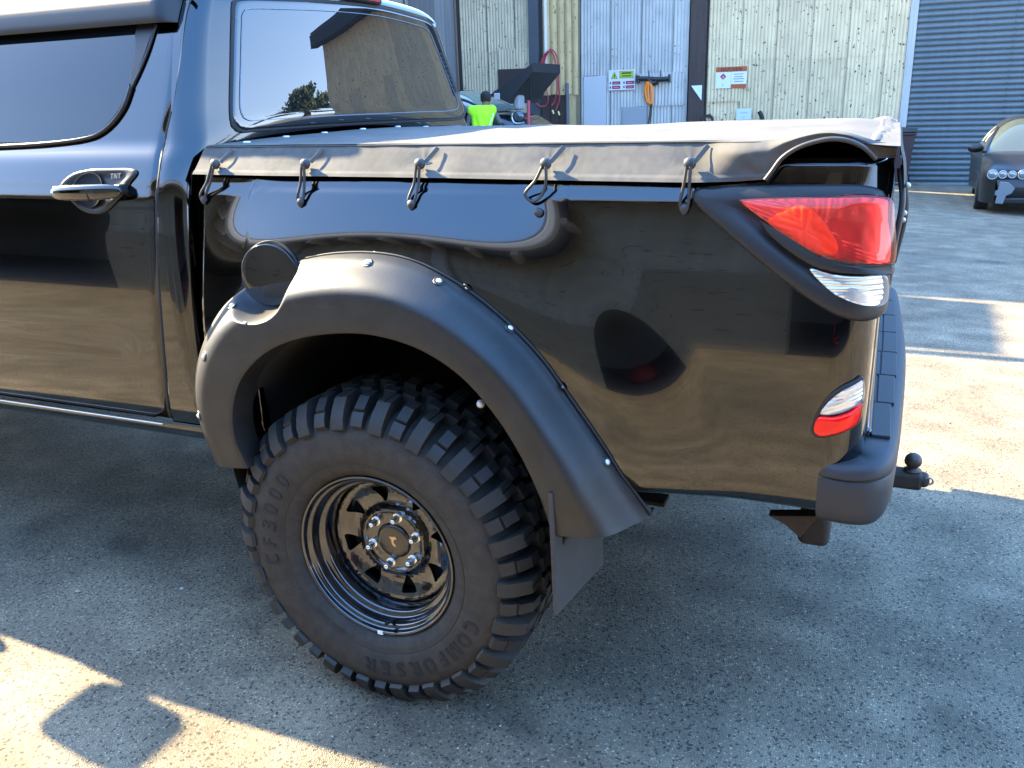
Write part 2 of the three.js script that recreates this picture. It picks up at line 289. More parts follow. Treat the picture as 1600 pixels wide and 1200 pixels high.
// wheel arch flares
const gfl = spline([[0, 0.0], [0.03, 0.18], [0.12, 0.42], [0.22, 0.64], [0.32, 0.835], [0.40, 0.935], [0.48, 0.985], [0.6, 1.0], [0.85, 1.01], [1, 1.0]]);
function flareGeo() {
  const nu = 360, nv = 70;
  return grid(nu, nv, (u, v, i, j) => {
    const o = flO[i], n = flI[i];
    const endR = sstep(0.90, 1.0, u), endL = sstep(0.10, 0.0, u);
    if (j <= 60) {
      const w = j / 60, x = lerp(o.x, n.x, w), y = lerp(o.y, n.y, w);
      let z = o.z + (n.z - o.z) * clamp(gfl(w), -1, 1.1);
      z -= 0.016 * endR * endR * (1 - 0.3 * w) + 0.012 * endL * endL * w;
      const d = Math.hypot(x - FC[0], (y - FC[1]) / 0.86), low = y < FC[1] + 0.03 ? 1 : 0;
      z = lerp(Math.min(z, zBed(x, y) + 0.0025), z, sstep(0.092, 0.118, d));
      if (d > 0.11 && w > 0.02 && w < 0.6) z = Math.max(z, zBed(x, y) + 0.006);
      if (j === 0) z = zBed(x, y) - 0.001;
      return V(x, y, z);
    }
    const k = (j - 60) / 10, dir = V(n.x - o.x, n.y - o.y, 0).normalize();
    const a = k * Math.PI / 2; return V(n.x + dir.x * 0.012 * Math.sin(a) - dir.x * 0.0, n.y + dir.y * 0.012 * Math.sin(a), n.z * 0.985 + 0.0 - 0.012 * endL * endL - 0.011 * endR - (k < 0.4 ? 0.012 * (1 - Math.cos(a)) : 0.012 * (1 - Math.cos(0.4 * Math.PI / 2)) + (k - 0.4) * 0.12));
  }, (u, v, p) => [p.x, p.y]);
}
const flareG = flareGeo();
const flare = part('wheel_arch_flare', truck);
mesh('flare_shell', flareG, M.plastic, flare);
{ // return flange closing the rear foot of the flare
  const a = flI[360], b = flO[360];
  mesh('foot_flange', grid(20, 4, (u, v) => { const x = lerp(a.x, b.x, u), y = lerp(a.y, b.y, u) - 0.018 * Math.sin(u * Math.PI); return V(x, y + v * 0.008, lerp(lerp(0.04, -0.10, u), -0.12, v)); }), M.plastic, flare);
  mesh('rubber_seal', tube(flO.filter((p, i) => i % 12 === 0 && i > 132).map(p => V(p.x, p.y, Math.max(zBed(p.x, p.y) + 0.002, p.z - 0.004))), 0.0035, 160, 6), M.rubber, flare);
}
{
  const P = flareG.attributes.position, N = flareG.attributes.normal;
  const px = []; for (let i = 0; i < P.count; i++) px.push(toPx(V(P.getX(i), P.getY(i), P.getZ(i))));
  const near = (x, y) => { let b = 0, d = 1e9; for (let i = 0; i < px.length; i++) { const e = (px[i][0] - x) ** 2 + (px[i][1] - y) ** 2; if (e < d) { d = e; b = i; } } return b; };
  const head = (() => { const g = new THREE.LatheGeometry([[0, 0.0042], [0.003, 0.0040], [0.0055, 0.0028], [0.0066, 0.0008], [0.0066, -0.003]].map(p => new THREE.Vector2(...p)), 14); g.rotateX(Math.PI / 2); return g; })();
  const cup = (() => { const g = new THREE.LatheGeometry([[0.0066, 0.0006], [0.010, 0.0010], [0.0125, 0.0004], [0.0135, -0.002]].map(p => new THREE.Vector2(...p)), 18); g.rotateX(Math.PI / 2); return g; })();
  for (const [x, y] of [[573, 411], [686, 438], [731, 450], [798, 511], [880, 604], [947, 722], [364, 477], [383, 505], [319, 556], [311, 650], [586, 392]]) {
    const i = near(x, y), p = V(P.getX(i), P.getY(i), P.getZ(i)), n = V(N.getX(i), N.getY(i), N.getZ(i)); if (n.z < 0) n.negate();
    const s = mesh('screw', head, M.screw, flare); s.position.copy(p).addScaledVector(n, 0.001); s.quaternion.setFromUnitVectors(V(0, 0, 1), n); if (x === 586 || x === 383) s.scale.setScalar(0.6);
    else { const c = mesh('screw_cup', cup, M.plastic, flare); c.position.copy(s.position); c.quaternion.copy(s.quaternion); }
  }
}
{ // far side and front flares
  const f2 = mirrorZ(flareG); mesh('wheel_arch_flare', f2, M.plastic, truck);
  const f3 = flareG.clone(); f3.translate(-3.22, 0, 0); mesh('wheel_arch_flare', f3, M.plastic, truck); mesh('wheel_arch_flare', mirrorZ(f3), M.plastic, truck);
}
// mud flap
{
  const f = part('mud_flap', truck);
  const p = [[0.50, 0.69, 0.05], [0.50, 0.37, 0.042], [0.50, 0.345, 0.0], [0.50, 0.30, -0.31], [0.50, 0.62, -0.31]];
  const a = onX(868, 960, 0.50), b = onX(941, 880, 0.50), c = onX(938, 838, 0.50), d = onX(860, 772, 0.50);
  const s = new THREE.Shape([[d.z, d.y], [a.z, a.y], [b.z, b.y], [c.z, c.y], [c.z, 0.66]].map(q => new THREE.Vector2(...q)));
  const g = new THREE.ExtrudeGeometry(s, { depth: 0.006, bevelEnabled: true, bevelSize: 0.002, bevelThickness: 0.002, bevelSegments: 2 }); g.rotateY(-Math.PI / 2); g.translate(0.503, 0, 0);
  mesh('flap_sheet', g, std(C(0.05, 0.049, 0.048), { roughness: 0.75, map: dustTex }), f);
  const e = onX(875, 842, 0.47), k = onX(870, 880, 0.5);
  mesh('clamp_strip', merged([bar(V(0.512, a.y + 0.20, 0.035), V(0.515, 0.60, 0.01), 0.006, 6)]), M.plastic, f);
}

// ---- rear lamps
const redGlass = phy(C(1.0, 0.24, 0.20), { roughness: 0.02, transmission: 0.95, thickness: 0, ior: 1.5 });
const clearGlass = phy(C(0.95, 0.95, 0.93), { roughness: 0.03, transmission: 0.92, thickness: 0, ior: 1.5 });
const reflector = phy(C(0.86, 0.84, 0.82), { metalness: 0.85, roughness: 0.25 });
const bedUp = (x, y, h) => bedSurf(x, y, h > 0.0065 ? h + 0.011 : h);
const map2 = (a) => a.map(([x, y]) => bedAt(x, y));
{
  const lamp = part('tail_lamp', truck);
  const outer = map2([[1084, 304], [1092, 297], [1130, 293], [1200, 291], [1290, 290], [1345, 291], [1366, 296], [1374, 306], [1378, 345], [1377, 420], [1372, 478], [1364, 494], [1345, 500], [1318, 495], [1275, 473], [1225, 437], [1175, 397], [1130, 358], [1100, 331], [1086, 315]]);
  mesh('surround', plate(outer, bedSurf, [[1.012, -0.004], [1.012, 0.006], [1.0, 0.012], [0.98, 0.016], [0.94, 0.018], [0.86, 0.0190], [0.76, 0.0185], [0.66, 0.016], [0.60, 0.010], [0.5, 0.009], [0.3, 0.009], [0, 0.009]], 160, bedAt(1290, 372)), M.plasticSmooth, lamp);
  // one dark frame piece between the lenses
  const band = map2([[1190, 346], [1240, 381], [1300, 412], [1340, 417], [1373, 414], [1372, 425], [1340, 427], [1300, 423], [1262, 410], [1200, 364]]);
  mesh('divider', plate(band, bedUp, [[1, 0.005], [1, 0.019], [0.9, 0.022], [0.5, 0.023], [0, 0.023]], 90), M.plasticSmooth, lamp);
  const red = map2([[1157, 316], [1162, 315], [1220, 312.5], [1290, 311], [1360, 310], [1373, 313], [1375, 345], [1374.5, 400], [1372, 410], [1345, 413], [1312, 410], [1280, 399], [1240, 378], [1195, 346]]);
  const wave = (surf, k, a, h0) => (x, y, h) => surf(x, y, h + h0 + a * Math.sin(x * k));
  mesh('red_lens', plate(red, bedUp, [[1, 0.006], [1, 0.020], [0.975, 0.0225], [0.9, 0.024], [0.7, 0.025], [0.4, 0.026], [0, 0.026]], 120), redGlass, lamp);
  mesh('reflector', plate(red, wave(bedUp, 300, 0.0018, 0), [[0.97, 0.0100], [0.9, 0.0102], [0.8, 0.0102], [0.7, 0.0102], [0.6, 0.0102], [0.5, 0.0102], [0.4, 0.0102], [0.3, 0.0102], [0.2, 0.0102], [0.1, 0.0102], [0, 0.0102]], 220), phy(C(0.9, 0.6, 0.55), { metalness: 0.7, roughness: 0.22 }), lamp);
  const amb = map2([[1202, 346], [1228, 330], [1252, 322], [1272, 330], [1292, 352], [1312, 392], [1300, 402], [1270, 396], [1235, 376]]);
  mesh('painted_orange_reflection', plate(amb, wave(bedUp, 420, 0.002, 0), [[1, 0.009], [0.95, 0.014], [0.8, 0.0165], [0.6, 0.0178], [0.4, 0.0188], [0.2, 0.0192], [0, 0.0192]], 120), phy(C(1.0, 0.50, 0.12), { roughness: 0.3, clearcoat: 0.6 }), lamp);  // orange plate paints the reflection of an orange vest, not a lamp part
  const clr = map2([[1266, 419], [1300, 427], [1335, 430], [1362, 428], [1365, 440], [1363, 466], [1358, 474], [1340, 475], [1318, 466], [1290, 446]]);
  mesh('clear_lens', plate(clr, bedUp, [[1, 0.006], [1, 0.020], [0.97, 0.0225], [0.9, 0.0235], [0.5, 0.025], [0, 0.025]], 90), clearGlass, lamp);
  mesh('reflector', plate(clr, (x, y, h) => bedUp(x, y, h + 0.0010 * Math.sin(y * 620)), [[0.97, 0.0104], [0.85, 0.0104], [0.7, 0.0104], [0.55, 0.0104], [0.4, 0.0104], [0.25, 0.0104], [0.1, 0.0104], [0, 0.0104]], 140), reflector, lamp);
}
{
  const lamp = part('bumper_lamp', truck);
  const o = map2([[1269, 672], [1274, 652], [1290, 625], [1312, 606], [1335, 594], [1344, 588], [1346, 600], [1343, 630], [1338, 655], [1322, 671], [1298, 680], [1278, 682]]);
  mesh('lamp_base', plate(o, bedSurf, [[1.03, -0.002], [1.03, 0.004], [1.0, 0.006], [0.9, 0.005], [0, 0.005]], 90), M.plasticSmooth, lamp);
  const top = map2([[1282, 645], [1292, 629], [1313, 610], [1335, 598], [1343, 592], [1344.5, 602], [1342, 622], [1325, 636], [1302, 645]]);
  const bot = map2([[1272, 672], [1279, 650], [1302, 649], [1326, 640], [1341, 627], [1337, 655], [1321, 669], [1298, 677], [1280, 679]]);
  const dome = [[1, 0.004], [1, 0.010], [0.95, 0.0125], [0.85, 0.014], [0.6, 0.0155], [0.3, 0.016], [0, 0.016]];
  mesh('clear_lens', plate(top, bedSurf, dome, 80), clearGlass, lamp);
  mesh('reflector', plate(top, (x, y, h) => bedSurf(x, y, h + 0.0009 * Math.sin(y * 750 - x * 300)), [[0.98, 0.0064], [0.8, 0.0064], [0.6, 0.0064], [0.4, 0.0064], [0.2, 0.0064], [0, 0.0064]], 120), reflector, lamp);
  mesh('red_lens', plate(bot, bedSurf, dome, 80), phy(C(1.0, 0.05, 0.03), { roughness: 0.03, transmission: 0.85, thickness: 0 }), lamp);
  mesh('reflector', plate(bot, bedSurf, [[0.98, 0.0064], [0.5, 0.0064], [0, 0.0064]], 80), phy(C(0.95, 0.30, 0.24), { roughness: 0.3, metalness: 0.3 }), lamp);
}
{ const far = merged([plate([[0.80, 1.31], [1.06, 1.31], [1.06, 1.10], [0.98, 1.14]], bedSurf, [[1, 0], [1, 0.018], [0.9, 0.02], [0, 0.02]], 60)]); mesh('tail_lamp', mirrorZ(far), phy(C(0.4, 0.02, 0.02), { roughness: 0.1 }), truck); }

// ---- rear step bumper
{
  const b = part('rear_bumper', truck);
  // plan curve of the outer face, near end to far end
  const half = [[1.028, -0.098], [1.06, -0.088], [1.10, -0.086], [1.135, -0.098], [1.158, -0.125], [1.170, -0.17], [1.177, -0.26], [1.184, -0.45], [1.192, -0.72], [1.196, -1.0]];
  const plan = resample([...half.map(p => [p[0], p[1]]), ...half.slice(0, -1).reverse().map(p => [p[0], 2 * ZC - p[1]])], 160, false);
  const prof = [[-0.085, 0.805], [-0.05, 0.807], [-0.018, 0.806], [-0.007, 0.802], [-0.001, 0.792], [0.002, 0.775], [0.000, 0.765], [-0.005, 0.763], [-0.005, 0.758], [0.0, 0.755], [0.001, 0.73], [-0.001, 0.69], [-0.006, 0.668], [-0.014, 0.655], [-0.028, 0.650], [-0.09, 0.652]];
  const nrm = plan.map((p, i) => { const a = plan[Math.max(0, i - 1)], c = plan[Math.min(plan.length - 1, i + 1)], d = V(c.x - a.x, c.y - a.y, 0).normalize(); return [-d.y, d.x]; });
  mesh('bumper_shell', grid(160, prof.length - 1, (u, v, i, j) => { const [d, y] = prof[j], p = plan[i], n = nrm[i], endf = Math.min(i, 160 - i) < 2 ? 0.7 : 1; const k = d * (n[0] * 1 >= -9 ? 1 : 1); const drop = 0.018 * sstep(0.12, 0.0, Math.min(i, 160 - i) / 160) * sstep(0.74, 0.79, y); return V(p.x + n[0] * k * endf, y - drop, p.y + n[1] * k * endf); }, (u, v, p) => [p.z, p.x + p.y]), M.step, b);
  // the step: a tray top with separate tread pads
  mesh('step_tray', grid(40, 3, (u, v) => { const z = lerp(-0.19, -1.81, u); return V(lerp(1.055, 1.10, v), 0.8045, z); }), M.step, b);
  const padEdge = (z) => 1.153 + 0.02 * (1 - ((z - ZC) / 0.85) ** 2);
  const rows = 7, z0 = -0.215, z1 = -1.785;
  for (let k = 0; k < rows; k++) for (let c = 0; c < 2; c++) {
    const za = lerp(z0, z1, k / rows) - 0.0035, zb = lerp(z0, z1, (k + 1) / rows) + 0.0035, zm = (za + zb) / 2, xe = padEdge(zm), w = 0.041;
    mesh('tread_pad', rbox(w - 0.0035, 0.010, za - zb, 0.002, xe - w * (c + 0.5), 0.8085, zm), M.step, b);
  }
  mesh('bumper_core', merged([rbox(0.06, 0.09, 1.6, 0.02, 1.09, 0.71, ZC), rbox(0.09, 0.1, 0.07, 0.02, 1.05, 0.70, -0.18), rbox(0.09, 0.1, 0.07, 0.02, 1.05, 0.70, -1.82)]), M.black, b);
}
// ---- tow bar
{
  const t = part('tow_bar', truck), c = onZ(1427, 720, ZC);
  mesh('tongue', merged([rbox(0.30, 0.05, 0.065, 0.012, c.x - 0.12, c.y - 0.058, ZC), rbox(0.06, 0.036, 0.06, 0.016, c.x + 0.02, c.y - 0.056, ZC), rbox(0.08, 0.09, 1.0, 0.02, c.x - 0.24, c.y - 0.03, ZC)]), M.rust, t);
  mesh('tow_ball', new THREE.LatheGeometry([[0.0, -0.088], [0.014, -0.086], [0.014, -0.035], [0.024, -0.033], [0.024, -0.026], [0.014, -0.024], [0.015, -0.018], [0.0225, -0.010], [0.025, 0], [0.0225, 0.011], [0.017, 0.018], [0.010, 0.0225], [0, 0.0235]].map(p => new THREE.Vector2(...p)), 24).translate(c.x, c.y, ZC), phy(C(0.06, 0.045, 0.036), { metalness: 0.4, roughness: 0.45 }), t);
  mesh('pin_ring', new THREE.TorusGeometry(0.011, 0.003, 8, 18).translate(c.x + 0.047, c.y - 0.05, ZC + 0.02), M.steelDull, t);
}

// ---- cab
const gapPts = [[286, 0], [283, 40], [277, 100], [271, 145], [265, 180], [256, 222], [250, 250], [245, 290], [243, 325], [244, 380], [246, 430], [252, 520], [258, 600], [265, 665]].map(([x, y]) => doorAt(x, y)).map(p => [p[1], p[0]]).sort((p, q) => p[0] - q[0]);
const xGap = spline([[0.60, gapPts[0][1] - 0.002], ...gapPts.filter(p => p[0] > 0.64 && p[0] < 1.77), [1.84, gapPts[gapPts.length - 1][1] + 0.012]]);
const xRear = (y) => -0.553 - 0.10 * Math.max(0, y - 1.36) * sstep(1.34, 1.5, y);
const roofCtl = [[1.80, -0.312], [1.828, -0.338], [1.850, -0.385], [1.862, -0.46], [1.870, -0.6], [1.876, -0.8], [1.878, -1.0]];
const secY = []; for (let k = 0; k <= 60; k++) secY.push(lerp(0.655, 1.80, k / 60));
const section = secY.map(y => [y, (x) => zDoor(x, y)]).concat(resample(roofCtl, 22, false).slice(1).map(p => [p.x, () => p.y]));
const nS = section.length;
const cabBody = part('cab_body', truck);
{
  const rC = 0.065;
  const loft = grid(44, 2 * nS - 2, (u, v, i, j) => {
    const mir = j >= nS, k = mir ? 2 * nS - 2 - j : j, [y, zf] = section[k];
    const isRoof = k > 60, x0 = isRoof ? -2.02 : xGap(y) + 0.006, xr = xRear(y), x1 = xr - rC;
    let x, ins = 0;
    if (i <= 26) x = lerp(x0, x1, i / 26); else { const a = (i - 26) / 18 * Math.PI / 2; x = x1 + rC * Math.sin(a); ins = rC * (1 - Math.cos(a)); }
    if (i === 0 && !isRoof) ins = 0.012;
    let z = zf(Math.min(x, -0.87)) , yy = y;
    if (!isRoof) z = doorSplineZ(y);
    // the inset goes inward across the section: sideways on the flanks, downward on the roof
    const t = sstep(1.78, 1.85, y); z -= ins * (1 - t); yy -= ins * t * 0.6;
    return V(x, yy, mir ? 2 * ZC - z : z);
  });
  mesh('cab_shell', loft, M.paint, cabBody);
  const cap = grid(nS - 1, 30, (u, v, i, j) => {
    const [y, zf] = section[i]; let z = i <= 60 ? doorSplineZ(y) : zf(0); const t = sstep(1.78, 1.85, y); z -= 0.065 * (1 - t); const yy = y - 0.065 * t * 0.6;
    const zz = lerp(z, 2 * ZC - z, v); return V(rearX(y, zz), yy, zz);
  });
  mesh('rear_panel', cap, M.paint, cabBody);
}
function doorSplineZ(y) { return doorSpline(y); }
function rearX(y, z) { const he = doorSpline(Math.min(y, 1.80)) - 0.065 - ZC, q = clamp(1 - ((z - ZC) / he) ** 2, 0, 1); return xRear(y) + 0.028 * q * sstep(1.38, 1.5, y); }
// dark inner shell behind the shut lines
mesh('inner_shell', grid(4, 2 * nS - 2, (u, v, i, j) => { const mir = j >= nS, k = mir ? 2 * nS - 2 - j : j, [y] = section[k]; let z = (k <= 60 ? doorSpline(y) : section[k][1](0)) - 0.022, yy = k > 60 ? y - 0.02 : y; return V(lerp(-2.6, Math.min(xGap(Math.min(y, 1.8)) + 0.03, xRear(y) - 0.02), u), yy, mir ? 2 * ZC - z : z); }), M.black, truck);
mesh('inner_floor', rbox(2.2, 0.03, 1.6, 0.01, -1.6, 0.68, ZC), M.black, truck);

// doors
function doorGeo(xl, xr, mirrored) {
  const nu = 60, nv = 110, y0 = 0.662, y1 = 1.79;
  const g = grid(nu, nv, (u, v, i, j) => {
    let y = lerp(y0, y1, clamp((j - 2) / (nv - 4), 0, 1));
    const L = xl(y), R = xr(y), corner = 0.05 * Math.pow(clamp((y0 + 0.05 - y) / 0.05, 0, 1), 2);
    let x = lerp(L + 0.0035, R - 0.006 - corner, clamp((i - 1) / (nu - 2), 0, 1));
    const rim = (i === 0 || i === nu ? 0.012 : 0) + (j === 0 ? 0.014 : j === 1 ? 0.004 : j === nv ? 0.012 : 0) + (i === 1 || i === nu - 1 ? 0.0012 : 0);
    return doorSurf(x, y, -rim);
  });
  return g;
}
const xB = () => -1.72, xA = (y) => -2.62 + 0.30 * Math.max(0, y - 1.42) / 0.4 * 1.2;
const rearDoor = part('rear_door', truck), frontDoor = part('front_door', truck);
const rdg = doorGeo(xB, xGap), fdg = doorGeo(xA, xB);
mesh('door_panel', rdg, M.paint, rearDoor); mesh('door_panel', fdg, M.paint, frontDoor);
mesh('door_panel', mirrorZ(rdg), M.paint, truck); mesh('door_panel', mirrorZ(fdg), M.paint, truck);
mesh('door_seal', tube(Array.from({ length: 40 }, (_, k) => { const y = lerp(0.67, 1.785, k / 39); return doorSurf(xGap(y), y, -0.0075); }), 0.0068, 120, 6), M.rubber, rearDoor);
// sill below the doors with its bright pinch line
mesh('sill', grid(60, 12, (u, v) => { const x = lerp(-2.7, -0.56, u), a = v * Math.PI * 0.5; return V(x, 0.650 - 0.055 * Math.sin(a), -0.120 - 0.06 * (1 - Math.cos(a))); }), M.paint, truck);
mesh('sill_trim', tube([V(-2.6, 0.651, -0.108), V(-1.5, 0.651, -0.108), V(-0.75, 0.651, -0.108)], 0.0035, 60, 6), M.steelDull, rearDoor);
mesh('sill_edge', tube([V(-2.7, 0.594, -0.176), V(-1.5, 0.594, -0.176), V(-0.56, 0.597, -0.176)], 0.005, 60, 6), M.paint, truck);
// side glass
{
  const pts = [[60, 224], [128, 216], [160, 204], [184, 178], [200, 148], [208, 118], [214, 82], [217, 42]].map(([x, y]) => doorAt(x, y));
  const last = pts[pts.length - 1];
  const out = [[-1.62, 1.432], [-1.4, 1.432], [-1.22, 1.432], ...pts, [last[0] - 0.02, last[1] + 0.012], [-1.2, 1.752], [-1.55, 1.745], [-1.62, 1.74], [-1.64, 1.6]];
  mesh('window', plate(out, doorSurf, [[1, -0.002], [1, 0.0025], [0.99, 0.003], [0.8, 0.003], [0.6, 0.003], [0.4, 0.003], [0.2, 0.003], [0, 0.003]], 140, [-1.2, 1.6]), M.sideGlass, rearDoor);
  const tri = [[218, 38], [244, 37], [234, 70], [222, 104], [208, 137], [205, 128], [212, 90]].map(([x, y]) => doorAt(x, y));
  mesh('window_pillar', plate(tri, doorSurf, FLATPLATE(0.006, 0.06), 60), M.plasticSmooth, rearDoor);
  const mould = [[-200, 240], [-60, 234], [0, 230.5], [60, 227], [125, 219.5], [155, 211], [178, 193], [196, 167], [207, 137]].map(([x, y]) => { const [a, b] = doorAt(x, y); return doorSurf(a, b, 0.005); });
  mesh('window_moulding', tube(mould, 0.0062, 90, 8), M.plasticSmooth, rearDoor);
  const m2 = [[207, 139], [220, 112], [233, 80], [246, 40]].map(([x, y]) => { const [a, b] = doorAt(x, y); return doorSurf(a, b, 0.004); });
  mesh('window_seal', tube(m2, 0.0035, 40, 8), M.plasticSmooth, rearDoor);
  const fo = [[-1.80, 1.432], [-2.4, 1.432], [-2.50, 1.45], [-2.2, 1.74], [-1.85, 1.75], [-1.80, 1.7]];
  mesh('window', plate(fo, doorSurf, [[1, -0.002], [1, 0.0025], [0.5, 0.003], [0, 0.003]], 80), M.sideGlass, frontDoor);
  // weather shield over the windows
  const visP = [[1.796, -0.303], [1.803, -0.288], [1.803, -0.270], [1.799, -0.256], [1.790, -0.247], [1.776, -0.242], [1.760, -0.238], [1.744, -0.235], [1.729, -0.234], [1.725, -0.238]];
  const vis = (xa, xb) => grid(70, 9, (u, v, i, j) => { const x = lerp(xa, xb, u), [y, z] = visP[j], endf = Math.min(1, Math.sqrt(sstep(0, 0.02, u)), Math.sqrt(sstep(1, 0.965, u))); return V(x, y, lerp(zDoor(x, y) + 0.002, z, endf)); }, (u, v, p) => [p.x, p.y]);
  mesh('weather_shield', vis(-1.71, onZ(278, 30, -0.27).x + 0.0), M.plasticSmooth, rearDoor); mesh('weather_shield', vis(-2.25, -1.73), M.plasticSmooth, frontDoor);
  mesh('roof_gutter', tube([V(-2.1, 1.795, -0.300), V(-1.2, 1.795, -0.300), V(-0.585, 1.795, -0.300)], 0.007, 40, 6), M.plasticSmooth, cabBody);
}
// door handle
{
  const h = part('door_handle', truck); h.userData.label = 'black door handle with a lettered bowl behind it';
  const o = [[97, 291], [112, 275], [135, 267], [170, 264.5], [213, 267], [214, 272], [203, 287], [196, 300], [180, 318], [165, 331], [148, 333.5], [130, 328], [116, 316], [104, 304]].map(([x, y]) => doorAt(x, y));
  mesh('bezel', plate(o, doorSurf, [[1.02, -0.002], [1.02, 0.004], [0.99, 0.007], [0.93, 0.008], [0.84, 0.0075], [0.72, 0.004], [0.62, -0.001], [0.5, -0.006], [0.3, -0.01], [0, -0.012]].map(([s, q]) => [s, Math.max(q, 0.0015)]), 120, doorAt(145, 298)), M.plasticSmooth, h);
  const bowl = [[118, 294], [128, 277], [146, 271], [160, 278], [164, 292], [160, 312], [148, 325], [133, 321], [122, 308]].map(([x, y]) => doorAt(x, y));
  mesh('bowl', plate(bowl, doorSurf, [[1.0, 0.0085], [0.96, 0.0090], [0.9, 0.006], [0.7, 0.003], [0.4, 0.002], [0, 0.002]], 60), M.black, h);
  const a = doorAt(94, 300), b = doorAt(203, 297), gy = 0.019;
  mesh('grip', grid(60, 20, (u, v) => { const x = lerp(a[0], b[0], u), t = v * 2 * Math.PI, e = Math.pow(1 - Math.pow(Math.abs(2 * u - 1), 6), 0.4); const y = lerp(a[1], b[1], u) + gy * e * Math.sin(t) * (1 + 0.08 * Math.sin(u * 3)), bow = 0.030 + 0.012 * Math.sin(u * Math.PI); const p = doorSurf(x, lerp(a[1], b[1], u), bow + 0.012 * e * Math.cos(t)); return V(p.x, y, p.z); }), M.paint, h);
  const s = doorAt(159, 300); mesh('grip_seam', new THREE.TorusGeometry(0.0165, 0.0012, 6, 28).scale(0.55, 1.18, 1).rotateY(Math.PI / 2).translate(s[0], s[1], doorSurf(s[0], s[1], 0.043).z), M.black, h);
  { const tq = doorAt(185, 276.5), tg = new TextGeometry('TNT', { font, size: 0.014, depth: 0.0008, curveSegments: 3, bevelEnabled: false }); tg.translate(-0.017, -0.007, 0); const lt = mesh('lettering', tg, phy(C(0.10, 0.10, 0.10), { roughness: 0.5 }), h); lt.position.copy(doorSurf(tq[0], tq[1], 0.0100)); lt.rotation.set(-0.35, 0, 0.05); }
  for (const q of [0.06, 0.94]) { const x = lerp(a[0], b[0], q), p = doorSurf(x, lerp(a[1], b[1], q), 0.014); mesh('grip_post', rbox(0.024, 0.026, 0.03, 0.006, p.x, p.y, p.z), M.plasticSmooth, h); }
}
// rear window, brake lamp
const rearSurf = (z, y, h = 0) => { const e = 0.003, dz = (rearX(y, z + e) - rearX(y, z - e)) / (2 * e), dy = (rearX(y + e, z) - rearX(y - e, z)) / (2 * e); return V(rearX(y, z), y, z).addScaledVector(V(1, -dy, -dz).normalize(), h); };
const rearAt = (px, py) => { const p = march(px, py, (q) => q.x - rearX(q.y, q.z), 1, 6); return [p.z, p.y]; };
{
  const w = part('rear_window', truck);
  const px = [[366, 30], [368, 6], [376, 2], [440, 2], [515, 5.5], [586, 13], [640, 26], [668, 36], [676, 44], [692, 84], [712, 140], [724, 172], [722, 180], [714, 184], [660, 186.5], [502, 194], [400, 201], [377, 202], [366, 194], [363, 180], [364, 100]];
  const o = px.map(p => rearAt(...p));
  const prof = (h) => [[1, -0.002], [1, h], [0.985, h + 0.001], [0.85, h + 0.0012], [0.7, h + 0.0014], [0.55, h + 0.0016], [0.4, h + 0.0017], [0.25, h + 0.0018], [0.1, h + 0.0018], [0, h + 0.0018]];
  mesh('seal', plate(o.map(([z, y]) => { const c = [-1.0, 1.63]; return [c[0] + (z - c[0]) * 1.018, c[1] + (y - c[1]) * 1.05]; }), rearSurf, [[1, -0.002], [1, 0.003], [0.98, 0.0035], [0.9, 0.001]], 160, [-1.0, 1.63]), M.rubber, w);
  mesh('pane', plate(o, (z, y, h) => rearSurf(z, y, h + 0.0007 * (vnoise(z * 5 + 20, y * 7, 15) - 0.5) * 1), [...prof(0.004).slice(0, 3), ...Array.from({ length: 30 }, (_, k) => { const s = 0.97 * (1 - k / 29); return [s, 0.0052 + 0.0006 * (1 - s)]; })], 200, [-1.0, 1.63]), M.glass, w);
  const inner = px.map(([x, y], i) => { const cx = 545, cy = 100; return rearAt(cx + (x - cx) * 0.945, cy + (y - cy) * 0.865); });
  const lp = resample(inner, 120).map(p => rearSurf(p.x, p.y, 0.0072));
  mesh('frit_line', new THREE.TubeGeometry(new THREE.CatmullRomCurve3(lp, true), 240, 0.0011, 5, true), std(C(0.16, 0.26, 0.34), { roughness: 0.6 }), w);
  const b0 = rearAt(515, 0), b1 = rearAt(586, 8);
  const bl = part('brake_lamp', truck), zz = [-0.86, -1.20];
  mesh('housing', rbox(0.05, 0.030, 0.36, 0.01, xRear(1.845) + 0.018, 1.848, -1.0), M.plasticSmooth, bl);
  mesh('lens', rbox(0.012, 0.018, 0.30, 0.004, xRear(1.845) + 0.044, 1.848, -1.0), phy(C(0.55, 0.03, 0.04), { roughness: 0.1 }), bl);
  mesh('cab_base_trim', rbox(0.03, 0.035, 1.38, 0.012, -0.535, 1.402, ZC), M.plasticSmooth, truck);
}
